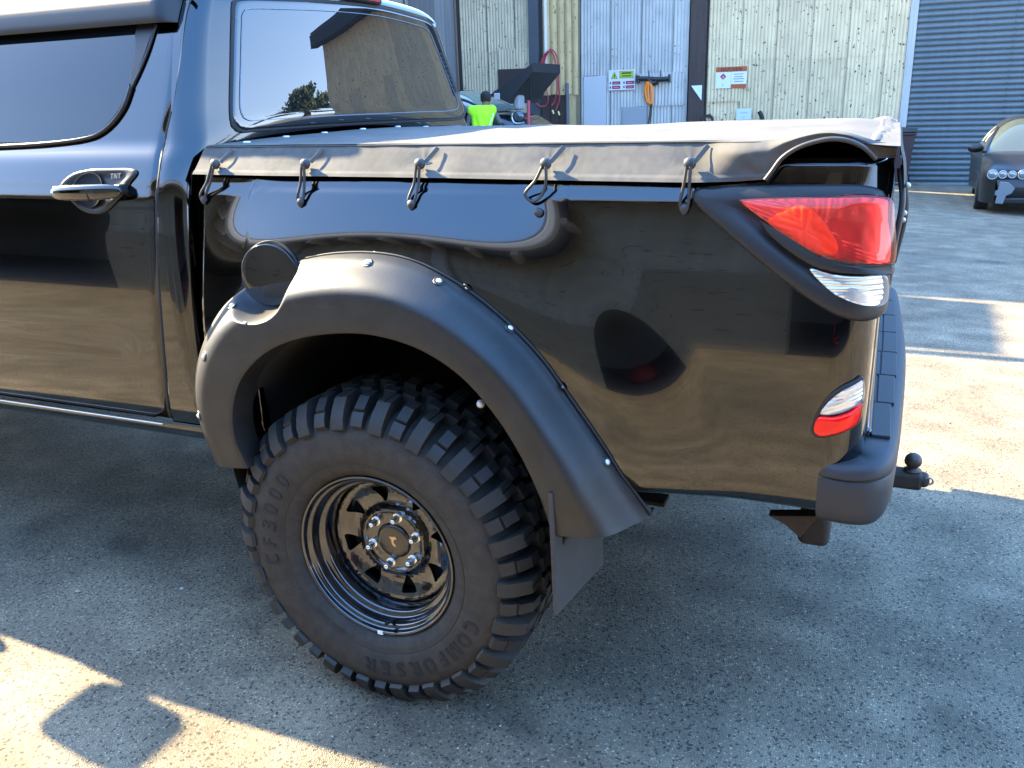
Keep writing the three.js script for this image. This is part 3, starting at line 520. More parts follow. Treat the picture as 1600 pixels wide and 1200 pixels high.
// windscreen, bonnet, nose, mirrors
{
  const belt = 1.40, prof = [[0.655, -0.113], [0.8, -0.09], [1.0, -0.08], [1.2, -0.085], [1.32, -0.11], [belt, -0.15]];
  const front = (xa, xb, topA, topB, wA, wB, n = 20) => grid(n, 40, (u, v) => { const x = lerp(xa, xb, u), t = lerp(topA, topB, u), a = v * Math.PI, c = Math.cos(a), s = Math.sin(a); const w = lerp(wA, wB, u); const y = 0.66 + (t - 0.66) * Math.pow(Math.max(0, s), 0.28), zz = ZC + w * Math.sign(c) * Math.pow(Math.abs(c), 0.22); return V(x, y, zz); });
  mesh('bonnet', front(-2.62, -3.95, 1.42, 1.28, 0.9, 0.86), M.paint, truck);
  mesh('nose', grid(16, 40, (u, v) => { const a = u * Math.PI / 2, x = -3.95 - 0.28 * Math.sin(a), b = v * Math.PI, c = Math.cos(b), s = Math.sin(b), k = Math.cos(a) * 0.25 + 0.75; return V(x, 0.66 + (0.62 * k) * Math.pow(Math.max(0, s), 0.3) * (1 - 0.6 * Math.sin(a) ** 4), ZC + 0.86 * k * Math.sign(c) * Math.pow(Math.abs(c), 0.22)); }), M.paint, truck);
  mesh('front_bumper', rbox(0.34, 0.36, 1.80, 0.08, -4.06, 0.60, ZC), M.plastic, truck); mesh('bash_plate', rbox(1.5, 0.02, 1.0, 0.005, -3.2, 0.44, ZC).rotateZ(0), M.liner, truck);
  mesh('windscreen', grid(20, 20, (u, v) => { const z = lerp(-0.33, -1.67, v), q = 1 - ((z - ZC) / 0.67) ** 2; const w = lerp(1, 1.22, u); return V(lerp(-2.02, -2.68, u) - 0.1 * q, lerp(1.862, 1.40, u), ZC + (z - ZC) * w); }), M.glass, truck);
  for (const [a, b] of [[-0.315, -0.17], [-1.685, -1.83]]) mesh('front_pillar', bar(V(-2.02, 1.80, a), V(-2.66, 1.40, b), 0.03), M.paint, truck);
  for (const s of [1, -1]) {
    const m = part('door_mirror', truck), zf = (z) => s > 0 ? z : 2 * ZC - z;
    const g = new THREE.SphereGeometry(1, 28, 20), p = g.attributes.position;
    for (let i = 0; i < p.count; i++) { const sx = Math.sign(p.getX(i)) * Math.pow(Math.abs(p.getX(i)), 0.5), sy = Math.sign(p.getY(i)) * Math.pow(Math.abs(p.getY(i)), 0.38), sz = Math.sign(p.getZ(i)) * Math.pow(Math.abs(p.getZ(i)), 0.38); p.setXYZ(i, -2.84 + sx * 0.06, 1.39 + sy * 0.10, zf(0.0 + sz * 0.115)); }
    g.computeVertexNormals(); mesh('mirror_housing', g, M.paint, m);
    mesh('mirror_glass', rbox(0.006, 0.17, 0.16, 0.002, -2.782, 1.39, zf(0.0)), M.chrome, m);
    mesh('mirror_arm', rbox(0.08, 0.04, 0.16, 0.015, -2.84, 1.36, zf(-0.14)), M.plasticSmooth, m);
  }
}
// ---- soft bed cover
const vinylBump = tex(512, (u, v) => grey(120 + 60 * vnoise(u * 128, v * 128, 12, 128) + 50 * vnoise(u * 20, v * 20, 13, 20)), false); 
const vinylMap = tex(512, (u, v) => { const a = 200 + 40 * vnoise(u * 9, v * 9, 21, 9) + 25 * (vnoise(u * 64, v * 64, 22, 64) - 0.5); return [a, a * 0.995, a * 0.985]; });
const vinyl = std(C(0.100, 0.096, 0.088), { roughness: 0.88, bumpMap: vinylBump, bumpScale: 0.0006, map: vinylMap });
const cover = part('bed_cover', truck);
{
  const topY = (x, z) => {
    const q = (z - ZC) / 0.87, edge = 1.4165 - 0.030 * sstep(0.2, -1, q) * 0.9;
    return edge + 0.018 * Math.pow(Math.max(0, 1 - q * q), 0.8) + 0.004 * (fbm(x * 4, z * 4, 33, 3) - 0.5) - 0.006 * Math.max(0, Math.cos((x - 0.3) * 6.5)) * (1 - q * q) - 0.010 * sstep(1.0, 1.12, x);
  };
  mesh('cover_top', grid(110, 110, (u, v) => { const x = lerp(-0.515, 1.118, u), z = lerp(lerp(-0.1335, -0.1675, sstep(0.86, 0.75, x)), -1.882, v); return V(x, topY(x, z), z); }, (u, v, p) => [p.x * 1.3, p.z * 1.3]), vinyl, cover);
  const knobX = [-0.445, -0.175, 0.134, 0.435, 0.739];
  // hanging side flap
  const botPx = [[298, 272], [400, 274], [480, 275], [600, 276.5], [700, 278], [850, 281], [960, 283], [1080, 285], [1150, 284], [1196, 281], [1206, 268], [1222, 247], [1246, 231], [1275, 221], [1300, 217], [1325, 220], [1350, 232], [1368, 250]];
  const bot = lin(botPx.map(([x, y]) => { const p = onZ(x, y, -0.112); return [p.x, p.y]; }));
  const hump = (x) => 0.020 * Math.exp(-(((x - 0.985) / 0.075) ** 2));
  mesh('side_flap', grid(420, 26, (u, v, i, j) => {
    const x = lerp(-0.515, 1.112, u), yt = 1.4165 + hump(x) - 0.01 * sstep(1.02, 1.11, x), yb = Math.min(bot(x), yt - 0.012), y = lerp(yt, yb, v);
    let pinch = 0; for (const k of knobX) { const d = (x - k) / 0.05; pinch += Math.exp(-d * d) * Math.exp(-(((y - 1.378) / 0.022) ** 2)); const ang = Math.atan2(y - 1.376, x - k), rr2 = Math.hypot(x - k, y - 1.376); pinch += 0.14 * Math.cos(ang * 7 + k * 20) * Math.exp(-rr2 / 0.045); }
    const wr = fbm(x * 9 + y * 14, y * 26, 81, 3) - 0.5, wr2 = vnoise(x * 34 + y * 60, y * 20, 85) - 0.5;
    const tl = sstep(0.86, 0.75, x); let z = lerp(-0.1345, -0.168, tl) + lerp(0.024, 0.058, tl) * lerp(Math.sin(Math.min(1, v * 3) * Math.PI / 2), v, tl) - 0.012 * (1 - tl) * v - 0.004 * pinch + 0.003 * wr * sstep(0, 0.15, v) + 0.0016 * wr2;
    if (v > 0.86) z += 0.0022;
    z -= 0.05 * sstep(1.02, 1.115, x);
    return V(x, y, z);
  }, (u, v, p) => [p.x * 1.3, p.y * 1.3]), vinyl, cover);
  mesh('hem_stitch', tube(Array.from({ length: 60 }, (_, k) => { const x = lerp(-0.51, 0.90, k / 59); return V(x, 1.4155, -0.1665 + 0.033 * sstep(0.75, 0.86, x)); }), 0.0022, 160, 5), vinyl, cover);
  mesh('edge_cord', tube(botPx.slice(9).map(([x, y]) => { const p = onZ(x, y, -0.108); return V(p.x, p.y, -0.106 - 0.05 * sstep(1.02, 1.115, p.x)); }), 0.0045, 60, 8), M.bungee, cover);
  // rear flap
  mesh('rear_flap', grid(90, 18, (u, v) => { const z = lerp(-0.15, -1.86, u), y = lerp(1.405, 1.315, v) + 0.02 * v * Math.sin(z * 11); return V(1.118 + 0.012 * Math.sin(v * 2) + 0.012 * (fbm(z * 6, y * 14, 91, 3) - 0.3) * sstep(0, 0.2, v), y, z); }, (u, v, p) => [p.z, p.y]), vinyl, cover);
  mesh('rear_corner_bunch', (() => { const g = new THREE.SphereGeometry(1, 48, 32), p = g.attributes.position; for (let i = 0; i < p.count; i++) { const x = p.getX(i), y = p.getY(i), z = p.getZ(i), n = 1 + 0.35 * (fbm(x * 5 + 5, y * 9 + z * 16, 95, 4) - 0.5); p.setXYZ(i, 1.075 + x * n * 0.045, 1.408 + y * n * 0.018, -1.0 + z * n * 0.80); } g.computeVertexNormals(); return g; })(), vinyl, cover);
  // far flap
  mesh('side_flap', grid(40, 4, (u, v) => V(lerp(-0.515, 1.112, u), lerp(1.388, 1.33, v), -1.884 - 0.006 * v)), vinyl, cover);
  // eyelets along the front seam
  const ey = new THREE.TorusGeometry(0.007, 0.003, 8, 16).rotateX(Math.PI / 2);
  for (let k = 0; k < 9; k++) { const z = lerp(-0.24, -1.75, k / 8), x = -0.44 - 0.02 * Math.sin(k); const e = mesh('eyelet', ey, M.screw, cover); e.position.set(x, topY(x, z) + 0.001, z); }
  // knobs with elastic loops hooked over buttons on the bed side
  const knobG = new THREE.LatheGeometry([[0, 0.012], [0.006, 0.0115], [0.0105, 0.009], [0.0125, 0.005], [0.0125, 0.0], [0.009, -0.002], [0.006, -0.01]].map(p => new THREE.Vector2(...p)), 22).rotateX(Math.PI / 2);
  const btnG = new THREE.LatheGeometry([[0, 0.012], [0.005, 0.0115], [0.009, 0.009], [0.010, 0.006], [0.0095, 0.003], [0.006, 0.002], [0.006, -0.004]].map(p => new THREE.Vector2(...p)), 20).rotateX(Math.PI / 2);
  knobX.forEach((x, k) => {
    const kn = mesh('knob', knobG, M.bungee, cover); kn.position.set(x, 1.377, -0.119); kn.rotation.x = -0.1;
    const bx = [-0.505, -0.186, 0.119, 0.421, 0.732][k], by = k === 3 ? 1.276 : 1.290, bxx = Math.max(bx, -0.492), b = bedSurf(bxx, by, 0);
    const bt = mesh('button', btnG, M.bungee, cover); bt.position.copy(b); bt.rotation.x = -0.2;
    const slack = k === 3 ? 0.014 : 0.008, low = k === 3 ? 1.300 : by - 0.010, zt = -0.106, zb = b.z + 0.0065, dx = k === 3 ? -0.016 : 0;
    const lp = [V(x - 0.004, 1.372, zt), V(lerp(x, bxx, 0.35) - slack * 0.7 + dx * 0.3, lerp(1.372, low, 0.4), -0.1035), V(bxx - slack + dx, lerp(1.372, low, 0.8), lerp(zt, zb, 0.8)), V(bxx + dx * 0.8, low, zb), V(bxx + slack + dx * 0.3, lerp(1.372, low, 0.8), lerp(zt, zb, 0.8)), V(lerp(x, bxx, 0.35) + slack * 0.7, lerp(1.372, low, 0.4), -0.1035), V(x + 0.004, 1.372, zt)];
    mesh('elastic_loop', tube(lp, 0.0034, 60, 8), M.bungee, cover);
    mesh('pull_strap', rbox(0.010, 0.045, 0.002, 0.001, 0, 0, 0).rotateX(-0.65).rotateZ(-0.6).translate(x + 0.018, 1.395, -0.141), vinyl, cover);
  });
  // straps and clips on the tail corner
  for (const tg of [tube([V(1.122, 1.36, -0.22), V(1.132, 1.30, -0.20), V(1.126, 1.22, -0.19), V(1.122, 1.14, -0.19)], 0.006, 24, 6), tube([V(1.128, 1.36, -0.32), V(1.142, 1.27, -0.32), V(1.13, 1.16, -0.33)], 0.006, 24, 6)]) mesh('tail_strap', tg, M.bungee, cover);
  for (const [y, z] of [[1.272, -0.25], [1.252, -0.30], [1.33, -0.2]]) mesh('snap', new THREE.SphereGeometry(0.006, 12, 8).translate(1.138, y, z), M.steelDull, cover);
}

// ---- wheels
const TR = 0.428;
const tyreMap = tex(512, (u, v) => { const a = vnoise(u * 14, v * 14, 61, 14) * 0.5 + vnoise(u * 50, v * 50, 62, 50) * 0.3 + vnoise(u * 180, v * 180, 63, 180) * 0.2; const k = sstep(0.25, 0.75, a); return [196 + 48 * k, 193 + 46 * k, 187 + 42 * k]; }); tyreMap.repeat.set(7, 2);
const tyreBump = grainTex.clone(); tyreBump.repeat.set(20, 6);
const tyreMat = std(C(0.036, 0.0315, 0.026), { roughness: 0.78, map: tyreMap, bumpMap: tyreBump, bumpScale: 0.0004 });
const lugMats = [std(C(0.022, 0.021, 0.0195), { roughness: 0.62, map: tyreMap }), std(C(0.028, 0.0265, 0.024), { roughness: 0.68, map: tyreMap })];
const letterMat = std(C(0.010, 0.0095, 0.009), { roughness: 0.8 });
const lathe = (pts, n = 96) => { const g = new THREE.LatheGeometry(pts.map(p => new THREE.Vector2(p[0], p[1])), n); g.rotateX(Math.PI / 2); return g; };   // (r, z)
const smoothProfile = (pts, n) => resample(pts.map(p => [p[0], p[1]]), n, false).map(p => [p.x, p.y]);
const carcass = (() => { const h = [[0.200, -0.035], [0.216, -0.014], [0.226, -0.002], [0.236, 0.010], [0.252, 0.0185], [0.262, 0.0195], [0.268, 0.0235], [0.29, 0.0285], [0.315, 0.0295], [0.34, 0.0265], [0.360, 0.0165], [0.377, 0.000], [0.389, -0.022], [0.397, -0.05], [0.401, -0.09], [0.402, -0.122]]; const s = smoothProfile(h, 48); return lathe([...s, ...s.slice(0, -1).reverse().map(p => [p[0], -0.244 - p[1]])]); })();
function lugGeo(poly, w0, w1) {      // poly in (z, r); extruded along the tangent, narrower at the foot
  const s = new THREE.Shape(poly.map(p => new THREE.Vector2(p[0], p[1])));
  const g = new THREE.ExtrudeGeometry(s, { depth: 1, bevelEnabled: false, steps: 1 });
  const p = g.attributes.position, v = V(0, 0, 0);
  for (let i = 0; i < p.count; i++) { const z = p.getX(i), r = p.getY(i), t = p.getZ(i) - 0.5, w = lerp(w0, w1, clamp((r - 0.36) / 0.07, 0, 1)); p.setXYZ(i, t * w, r, z); }
  return toCreasedNormals(g, 0.4);
}
const shift = (g, dx) => { const q = g.clone(); q.translate(dx, 0, 0); return q; };
const half = lugGeo([[-0.064, 0.385], [-0.064, TR + 0.0005], [-0.010, TR - 0.002], [-0.006, 0.395]], 0.0165, 0.0150);
const longLug = merged([shift(half, -0.0092), shift(half, 0.0092), lugGeo([[-0.014, 0.385], [-0.014, TR - 0.006], [-0.0075, TR - 0.0035], [0.0150, 0.400], [0.0300, 0.377], [0.0345, 0.356], [0.026, 0.350], [0.0, 0.36]], 0.036, 0.034)]);
const shortLug = lugGeo([[-0.058, 0.385], [-0.058, TR + 0.0005], [-0.020, TR - 0.002], [0.0085, 0.4035], [0.004, 0.385], [-0.02, 0.375]], 0.029, 0.027);
const stepLug = lugGeo([[0.0, 0.376], [0.0125, 0.396], [0.0235, 0.383], [0.0315, 0.366], [0.020, 0.354]], 0.031, 0.032);
const cutLug = lugGeo([[-0.02, TR - 0.008], [-0.02, TR + 0.0015], [0.0, 0.4145], [0.0, 0.405]], 0.004, 0.004);
const block = (z, w, tw) => lugGeo([[z - w / 2, 0.390], [z - w / 2 + 0.002, TR + 0.001], [z + w / 2 - 0.002, TR + 0.001], [z + w / 2, 0.390]], tw * 1.05, tw);
const blockA = block(-0.090, 0.036, 0.034), blockB = block(-0.122, 0.030, 0.030), blockC = block(-0.154, 0.036, 0.034);
const mirLug = (g) => { const q = g.clone(), p = q.attributes.position; for (let i = 0; i < p.count; i++) { p.setZ(i, -0.244 - p.getZ(i)); p.setX(i, -p.getX(i)); } q.deleteAttribute('normal'); q.computeVertexNormals(); return q; };
const longFar = mirLug(longLug), shortFar = mirLug(shortLug);
function ring(text, r, z, a0, size, step) {
  const out = []; let a = a0;
  for (const ch of text) { const g = new TextGeometry(ch, { font, size, depth: 0.0034, curveSegments: 4, bevelEnabled: false }); g.computeBoundingBox(); const b = g.boundingBox; g.translate(-(b.min.x + b.max.x) / 2, -size / 2, 0); g.translate(0, r, z); g.rotateZ(a); out.push(g); a -= step; }
  return merged(out);
}
const rimGeo = (() => {
  const p = [[0.2215, -0.012], [0.2225, -0.004], [0.2215, 0.0005], [0.2185, 0.0020], [0.2150, 0.0005], [0.2128, -0.004], [0.2115, -0.010], [0.2085, -0.0135], [0.2040, -0.0155], [0.2005, -0.019], [0.1985, -0.026], [0.1975, -0.037], [0.1955, -0.043], [0.190, -0.047], [0.184, -0.0495], [0.1805, -0.054], [0.1785, -0.063], [0.1770, -0.080], [0.1765, -0.11], [0.1770, -0.20]];
  return lathe(smoothProfile(p, 90), 128);
})();
const HUB = -0.038;                                       // how much deeper the disc sits than drawn below
const discGeo = (() => {
  const top = smoothProfile([[0.1775, -0.062], [0.1745, -0.0555], [0.168, -0.0535], [0.160, -0.0560], [0.150, -0.0615], [0.138, -0.0675], [0.124, -0.0715], [0.112, -0.0720], [0.103, -0.0685], [0.097, -0.0615], [0.0925, -0.0555], [0.0885, -0.0535], [0.084, -0.0545], [0.080, -0.0590], [0.075, -0.0605], [0.060, -0.0605], [0.050, -0.0605]], 70);
  const prof = [...top, [0.050, -0.072], [0.098, -0.082], [0.125, -0.082], [0.165, -0.068], [0.1775, -0.070], top[0]];
  const a = new Brush(lathe(prof, 160).toNonIndexed()); a.geometry.computeVertexNormals(); a.updateMatrixWorld();
  const tri = new THREE.Shape(), q = (k, r) => { const an = k; return [r * Math.cos(an), r * Math.sin(an)]; };
  // rounded triangle, one corner toward the hub
  const P = [[0.101, 0.0], [0.154, 0.0285], [0.154, -0.0285]], rad = 0.010, n = P.length;
  for (let i = 0; i < n; i++) { const A = P[i], B = P[(i + n - 1) % n], D = P[(i + 1) % n]; const u = V(B[0] - A[0], B[1] - A[1], 0).normalize(), w = V(D[0] - A[0], D[1] - A[1], 0).normalize(), k = 0.014; const s = [A[0] + u.x * k, A[1] + u.y * k], e = [A[0] + w.x * k, A[1] + w.y * k]; i ? tri.lineTo(...s) : tri.moveTo(...s); tri.quadraticCurveTo(A[0], A[1], ...e); }
  tri.closePath();
  const tg = new THREE.ExtrudeGeometry(tri, { depth: 0.1, bevelEnabled: false, curveSegments: 6 }); tg.translate(0, 0, -0.12);
  const ev = new Evaluator(); ev.attributes = ['position', 'normal']; ev.useGroups = false;
  a.geometry.deleteAttribute('uv');
  let res = a;
  for (let k = 0; k < 8; k++) { const g = tg.clone().rotateZ((k + 0.28) / 8 * 2 * Math.PI); g.deleteAttribute('uv'); const b = new Brush(g.toNonIndexed()); b.updateMatrixWorld(); res = ev.evaluate(res, b, SUBTRACTION); res.updateMatrixWorld(); }
  const g = res.geometry; const out = toCreasedNormals(g.index ? g.toNonIndexed() : g, 0.6); out.translate(0, 0, HUB); return out;
})();
function makeWheel(detail) {
  const w = new THREE.Group(); w.name = 'wheel';
  mesh('tyre', carcass, tyreMat, w);
  const n = 44;
  for (let k = 0; k < n; k++) {
    const a = k / n * 2 * Math.PI, m = lugMats[k % 2];
    const put = (name, g, da = 0) => { const q = mesh(name, g, m, w); q.rotation.z = a + da; return q; };
    if (k % 2) { put('shoulder_lug', longLug); put('shoulder_lug', longFar, 0.02); } else { put('shoulder_lug', shortLug); put('sidewall_lug', stepLug); put('shoulder_lug', shortFar, 0.02); }
    put('tread_block', blockA, (k % 2 ? 0.055 : 0.075)); put('tread_block', blockC, (k % 2 ? 0.01 : 0.03)); if (k % 2) put('tread_block', blockB, 0.11);
  }
  mesh('rim', rimGeo, M.rim, w); mesh('wheel_disc', discGeo, M.rim, w);
  mesh('brake_drum', lathe([[0.0, -0.135], [0.15, -0.135], [0.155, -0.14], [0.155, -0.22], [0, -0.22]], 40), M.black, w);
  if (!detail) return w;
  mesh('sidewall_ridge', lathe(smoothProfile([[0.2585, 0.0190], [0.2600, 0.0215], [0.2620, 0.0205]], 6), 120), tyreMat, w);
  mesh('sidewall_lettering', ring('CF3000', 0.303, 0.0275, 1.72, 0.040, 0.165), letterMat, w);
  mesh('sidewall_lettering', ring('COMFORSER', 0.303, 0.0275, -1.98, 0.040, 0.155), letterMat, w);
  mesh('size_marking', merged([ring('LT315/75R16', 0.252, 0.0165, 2.75, 0.010, 0.042)]), tyreMat, w);
  mesh('centre_cap', lathe([[0, -0.0505], [0.030, -0.0510], [0.041, -0.0525], [0.0465, -0.0555], [0.0485, -0.062]], 48).translate(0, 0, HUB), phy(C(0.020, 0.014, 0.012), { roughness: 0.25, clearcoat: 0.6, map: dustTex }), w);
  const em = new THREE.Shape([[-0.010, 0.012], [0.009, 0.014], [0.012, 0.008], [0.003, 0.006], [0.001, -0.004], [0.007, -0.010], [0.008, -0.014], [0.001, -0.012], [-0.003, -0.006], [-0.004, 0.004]].map(p => new THREE.Vector2(...p)));
  mesh('emblem', new THREE.ExtrudeGeometry(em, { depth: 0.0012, bevelEnabled: true, bevelSize: 0.0006, bevelThickness: 0.0006, bevelSegments: 1 }).translate(0.002, 0.002, -0.0505 + HUB), phy(C(0.62, 0.42, 0.22), { metalness: 0.9, roughness: 0.4 }), w);
  const nut = merged([new THREE.CylinderGeometry(0.0098, 0.0105, 0.022, 6).toNonIndexed().rotateX(Math.PI / 2).translate(0, 0, 0.011), lathe([[0, 0.031], [0.005, 0.030], [0.008, 0.0265], [0.0092, 0.021]], 16), lathe([[0.0095, 0.003], [0.0135, 0.003], [0.0145, 0.0], [0.0145, -0.003]], 20)]);
  for (let k = 0; k < 6; k++) { const q = mesh('lug_nut', nut, M.chrome, w); const a = k / 6 * 2 * Math.PI + 0.30; q.position.set(0.0698 * Math.cos(a), 0.0698 * Math.sin(a), -0.0600 + HUB); }
  mesh('balance_weight', rbox(0.016, 0.011, 0.006, 0.002, 0, -0.2165, 0.003), M.screw, w);
  mesh('valve', merged([bar(V(0.022, -0.193, -0.034), V(0.020, -0.186, 0.004), 0.0042, 10), bar(V(0.020, -0.186, 0.004), V(0.0195, -0.184, 0.012), 0.0035, 8)]), M.rubber, w);
  return w;
}
{
  const w = makeWheel(true); w.position.set(0, 0.42, 0); truck.add(w);
  const p = makeWheel(false);
  const f = p; f.position.set(-3.22, 0.42, 0); truck.add(f);
  for (const x of [0, -3.22]) { const q = p.clone(); q.position.set(x, 0.42, 2 * ZC); q.rotation.y = Math.PI; truck.add(q); }
}

// ------------------------------------------------------------------ corrugated shed across the yard
const WZ = -20;
const chipMap = (s, rustAmt, base) => tex(512, (u, v) => {
  const n1 = vnoise(u * 10, v * 10, s, 10), n2 = vnoise(u * 40, v * 40, s + 1, 40), n3 = vnoise(u * 96, v * 96, s + 2, 96), st = vnoise(u * 60, v * 4, s + 3, 60);
  let c = [base[0] + 22 * (n1 - 0.5) + 10 * (st - 0.5), base[1] + 22 * (n1 - 0.5) + 10 * (st - 0.5), base[2] + 20 * (n1 - 0.5) + 12 * (st - 0.5)];
  const q = n2 * 0.6 + n3 * 0.4; if (q > 1 - rustAmt) { const k = sstep(1 - rustAmt, 1 - rustAmt + 0.06, q); const r = [70, 55, 48]; c = c.map((x, i) => lerp(x, r[i], k)); }
  return c.map(x => clamp(x, 0, 255));
});
const chipCream = chipMap(200, 0.20, [240, 235, 216]), chipBlue = chipMap(300, 0.14, [232, 234, 236]), chipTan = chipMap(400, 0.2, [230, 218, 190]);
const sheetMat = {
  cream: std(C(0.70, 0.58, 0.42), { map: chipCream, roughness: 0.75 }), cream2: std(C(0.64, 0.53, 0.385), { map: chipCream, roughness: 0.75 }),
  blue: std(C(0.56, 0.53, 0.47), { map: chipBlue, roughness: 0.7 }), blue2: std(C(0.48, 0.46, 0.41), { map: chipBlue, roughness: 0.7 }),
  sage: std(C(0.55, 0.475, 0.38), { map: chipCream, roughness: 0.75 }), sage2: std(C(0.50, 0.435, 0.35), { map: chipCream, roughness: 0.75 }), tan: std(C(0.58, 0.47, 0.30), { map: chipTan, roughness: 0.75 }),
};
const PITCH = 0.080;
const sheetCache = {};
function sheetGeo(w, h, variant) {
  const key = `${w.toFixed(3)}_${h.toFixed(2)}_${variant}`;
  return sheetCache[key] ??= grid(Math.max(4, Math.round(w / PITCH * 8)), 1, (u, v) => V(u * w, v * h, 0.030 * Math.pow(Math.abs(Math.sin(u * w / PITCH * Math.PI)), 0.7)), (u, v, p) => [p.x / 1.7 + variant * 0.37, p.y / 2.6 + variant * 0.21]);
}
const shed = thing('corrugated_shed', 'long tall shed clad in patched corrugated iron behind the bed cover', 'shed');
function sheets(x0, x1, rows, mats, w0 = 0.762) {
  for (let r = 0; r < rows.length - 1; r++) {
    let x = x0, k = 0;
    while (x < x1 - 0.02) {
      const w = Math.min(w0, x1 - x), jog = r ? 0.05 + (hash2(Math.round(x * 10), r, 5) - 0.5) * 0.07 : 0;
      const m = mesh('corrugated_sheet', sheetGeo(w, rows[r + 1] - rows[r] + (r ? 0.09 : 0.06), (k * 3 + r * 2 + Math.floor(hash2(k, r, 9) * 3)) % 5), mats[Math.floor(hash2(k, r, Math.round(x0 * 7)) * mats.length)], shed);
      m.position.set(x, rows[r] - jog, WZ + 0.006 + 0.006 * r + 0.003 * (k % 2)); x += w; k++;
    }
  }
}
const SH = 6.1, BASE = -0.66, R4 = [4.4, SH];
mesh('wall_backing', merged([rbox(33.4, SH + 0.5, 8, 0.02, -3.3, SH / 2 - 0.3, WZ - 4.4), rbox(11.4, SH + 0.7, 0.1, 0.01, -4.35 - 6 + 6, SH / 2 - 0.35, WZ - 0.08), rbox(8.3, SH + 0.7, 0.1, 0.01, 5.25 + 4.1, SH / 2 - 0.35, WZ - 0.08), rbox(3.9, SH - 4.5, 0.1, 0.01, 3.3, 4.6 + (SH - 4.5) / 2, WZ - 0.08), rbox(10, SH + 0.7, 0.1, 0.01, -15, SH / 2 - 0.35, WZ - 0.08)]), std(C(0.05, 0.045, 0.04)), shed);
sheets(-9.40, -7.46, [BASE, 2.75, ...R4], [sheetMat.sage, sheetMat.sage2]);
sheets(-6.14, -3.48, [BASE, 1.98, ...R4], [sheetMat.blue, sheetMat.blue2]);
sheets(-3.03, 1.20, [BASE, 2.28, ...R4], [sheetMat.cream, sheetMat.cream2]);
sheets(5.25, 13.4, [BASE, 2.28, ...R4], [sheetMat.cream2, sheetMat.sage2]);
sheets(-20, -10.5, [BASE, 2.75, ...R4], [sheetMat.sage, sheetMat.sage2]);
// patch sheets laid over the wall
for (const [x, y, w, h, m] of [[-8.35, 2.02, 0.92, 0.75, sheetMat.sage], [-3.02, 1.35, 0.78, 0.94, sheetMat.cream], [-4.75, 1.3, 1.2, 0.75, sheetMat.blue], [-6.13, 2.05, 0.46, 0.5, sheetMat.blue2]]) { const q = mesh('patch_sheet', sheetGeo(w, h, 2), m, shed); q.position.set(x, y, WZ + 0.036); }
// timber boards at the far left
const board = [std(C(0.26, 0.25, 0.24), { map: chipBlue }), std(C(0.30, 0.29, 0.28), { map: chipBlue }), std(C(0.23, 0.22, 0.21), { map: chipBlue })];
for (let k = 0; k < 6; k++) mesh('timber_board', rbox(0.292, 5.2, 0.03, 0.004, -9.66 - 0.30 * k, 1.9, WZ + 0.03 + 0.004 * (k % 2)), board[k % 3], shed);
const dark = std(C(0.07, 0.075, 0.085), { roughness: 0.8, map: chipBlue }), rustBrown = std(C(0.065, 0.05, 0.055), { roughness: 0.85, map: chipTan });
mesh('brown_pipe', bar(V(-9.50, BASE, WZ + 0.06), V(-9.50, 6, WZ + 0.06), 0.035), std(C(0.13, 0.085, 0.065)), shed);
mesh('post', rbox(0.25, 6.5, 0.16, 0.01, -7.33, 2.6, WZ + 0.08), dark, shed);
mesh('downpipe', bar(V(-7.03, 1.95, WZ + 0.09), V(-7.03, 6, WZ + 0.09), 0.042), std(C(0.55, 0.54, 0.52)), shed);
mesh('downpipe', bar(V(-6.47, BASE, WZ + 0.10), V(-6.47, 1.9, WZ + 0.10), 0.04), std(C(0.10, 0.11, 0.13)), shed);
// folded tan corner sheets
for (let k = 0; k < 5; k++) mesh('corner_flashing', grid(10, 1, (u, v) => V(-7.12 + 0.19 * k + 0.185 * u, lerp(1.62 + 0.02 * (k % 2), 6.0, v), WZ + 0.04 + 0.045 * Math.sin(u * Math.PI)), (u, v, p) => [p.x, p.y / 3]), sheetMat.tan, shed);
for (let k = 0; k < 4; k++) mesh('dark_plank', rbox(0.225, 2.3, 0.03, 0.006, -7.08 + 0.24 * k, 0.49, WZ + 0.025), k === 3 ? sheetMat.tan : rustBrown, shed);
mesh('edge_strip', rbox(0.10, 6.6, 0.05, 0.006, -6.20, 2.7, WZ + 0.03), std(C(0.22, 0.19, 0.15), { map: chipTan }), shed);
mesh('steel_column', rbox(0.36, 6.8, 0.2, 0.01, -3.25, 2.7, WZ + 0.05), rustBrown, shed);
mesh('window_opening', rbox(0.88, 0.52, 0.012, 0.002, -7.91, 2.03, WZ + 0.078), std(C(0.035, 0.022, 0.02)), shed);
mesh('door_trim', rbox(0.16, 6.6, 0.04, 0.01, 1.285, 2.64, WZ + 0.04), sheetMat.blue2, shed);
mesh('door_trim', rbox(0.16, 6.6, 0.04, 0.01, 5.17, 2.64, WZ + 0.04), sheetMat.blue2, shed);
mesh('eave', merged([rbox(34.2, 0.42, 0.7, 0.03, -3.2, SH + 0.16, WZ + 0.3), rbox(34.2, 0.12, 4, 0.03, -3.2, SH + 0.42, WZ - 1.5)]), std(C(0.03, 0.03, 0.035)), shed);
mesh('end_wall', rbox(0.1, SH + 0.7, 9, 0.01, 13.45, SH / 2 - 0.35, WZ - 4.5), sheetMat.sage2, shed);
mesh('grey_panel', plateBox(912, 120, 947, 196), std(C(0.42, 0.42, 0.42), { roughness: 0.6 }), shed);
mesh('meter_box', plateBox(973, 167, 1011, 200, 0.12), std(C(0.26, 0.27, 0.28), { roughness: 0.6 }), shed);
mesh('kick_plate', rbox(3.6, 0.12, 0.05, 0.01, 3.25, -0.56, WZ - 0.02), std(C(0.10, 0.11, 0.13)), shed);
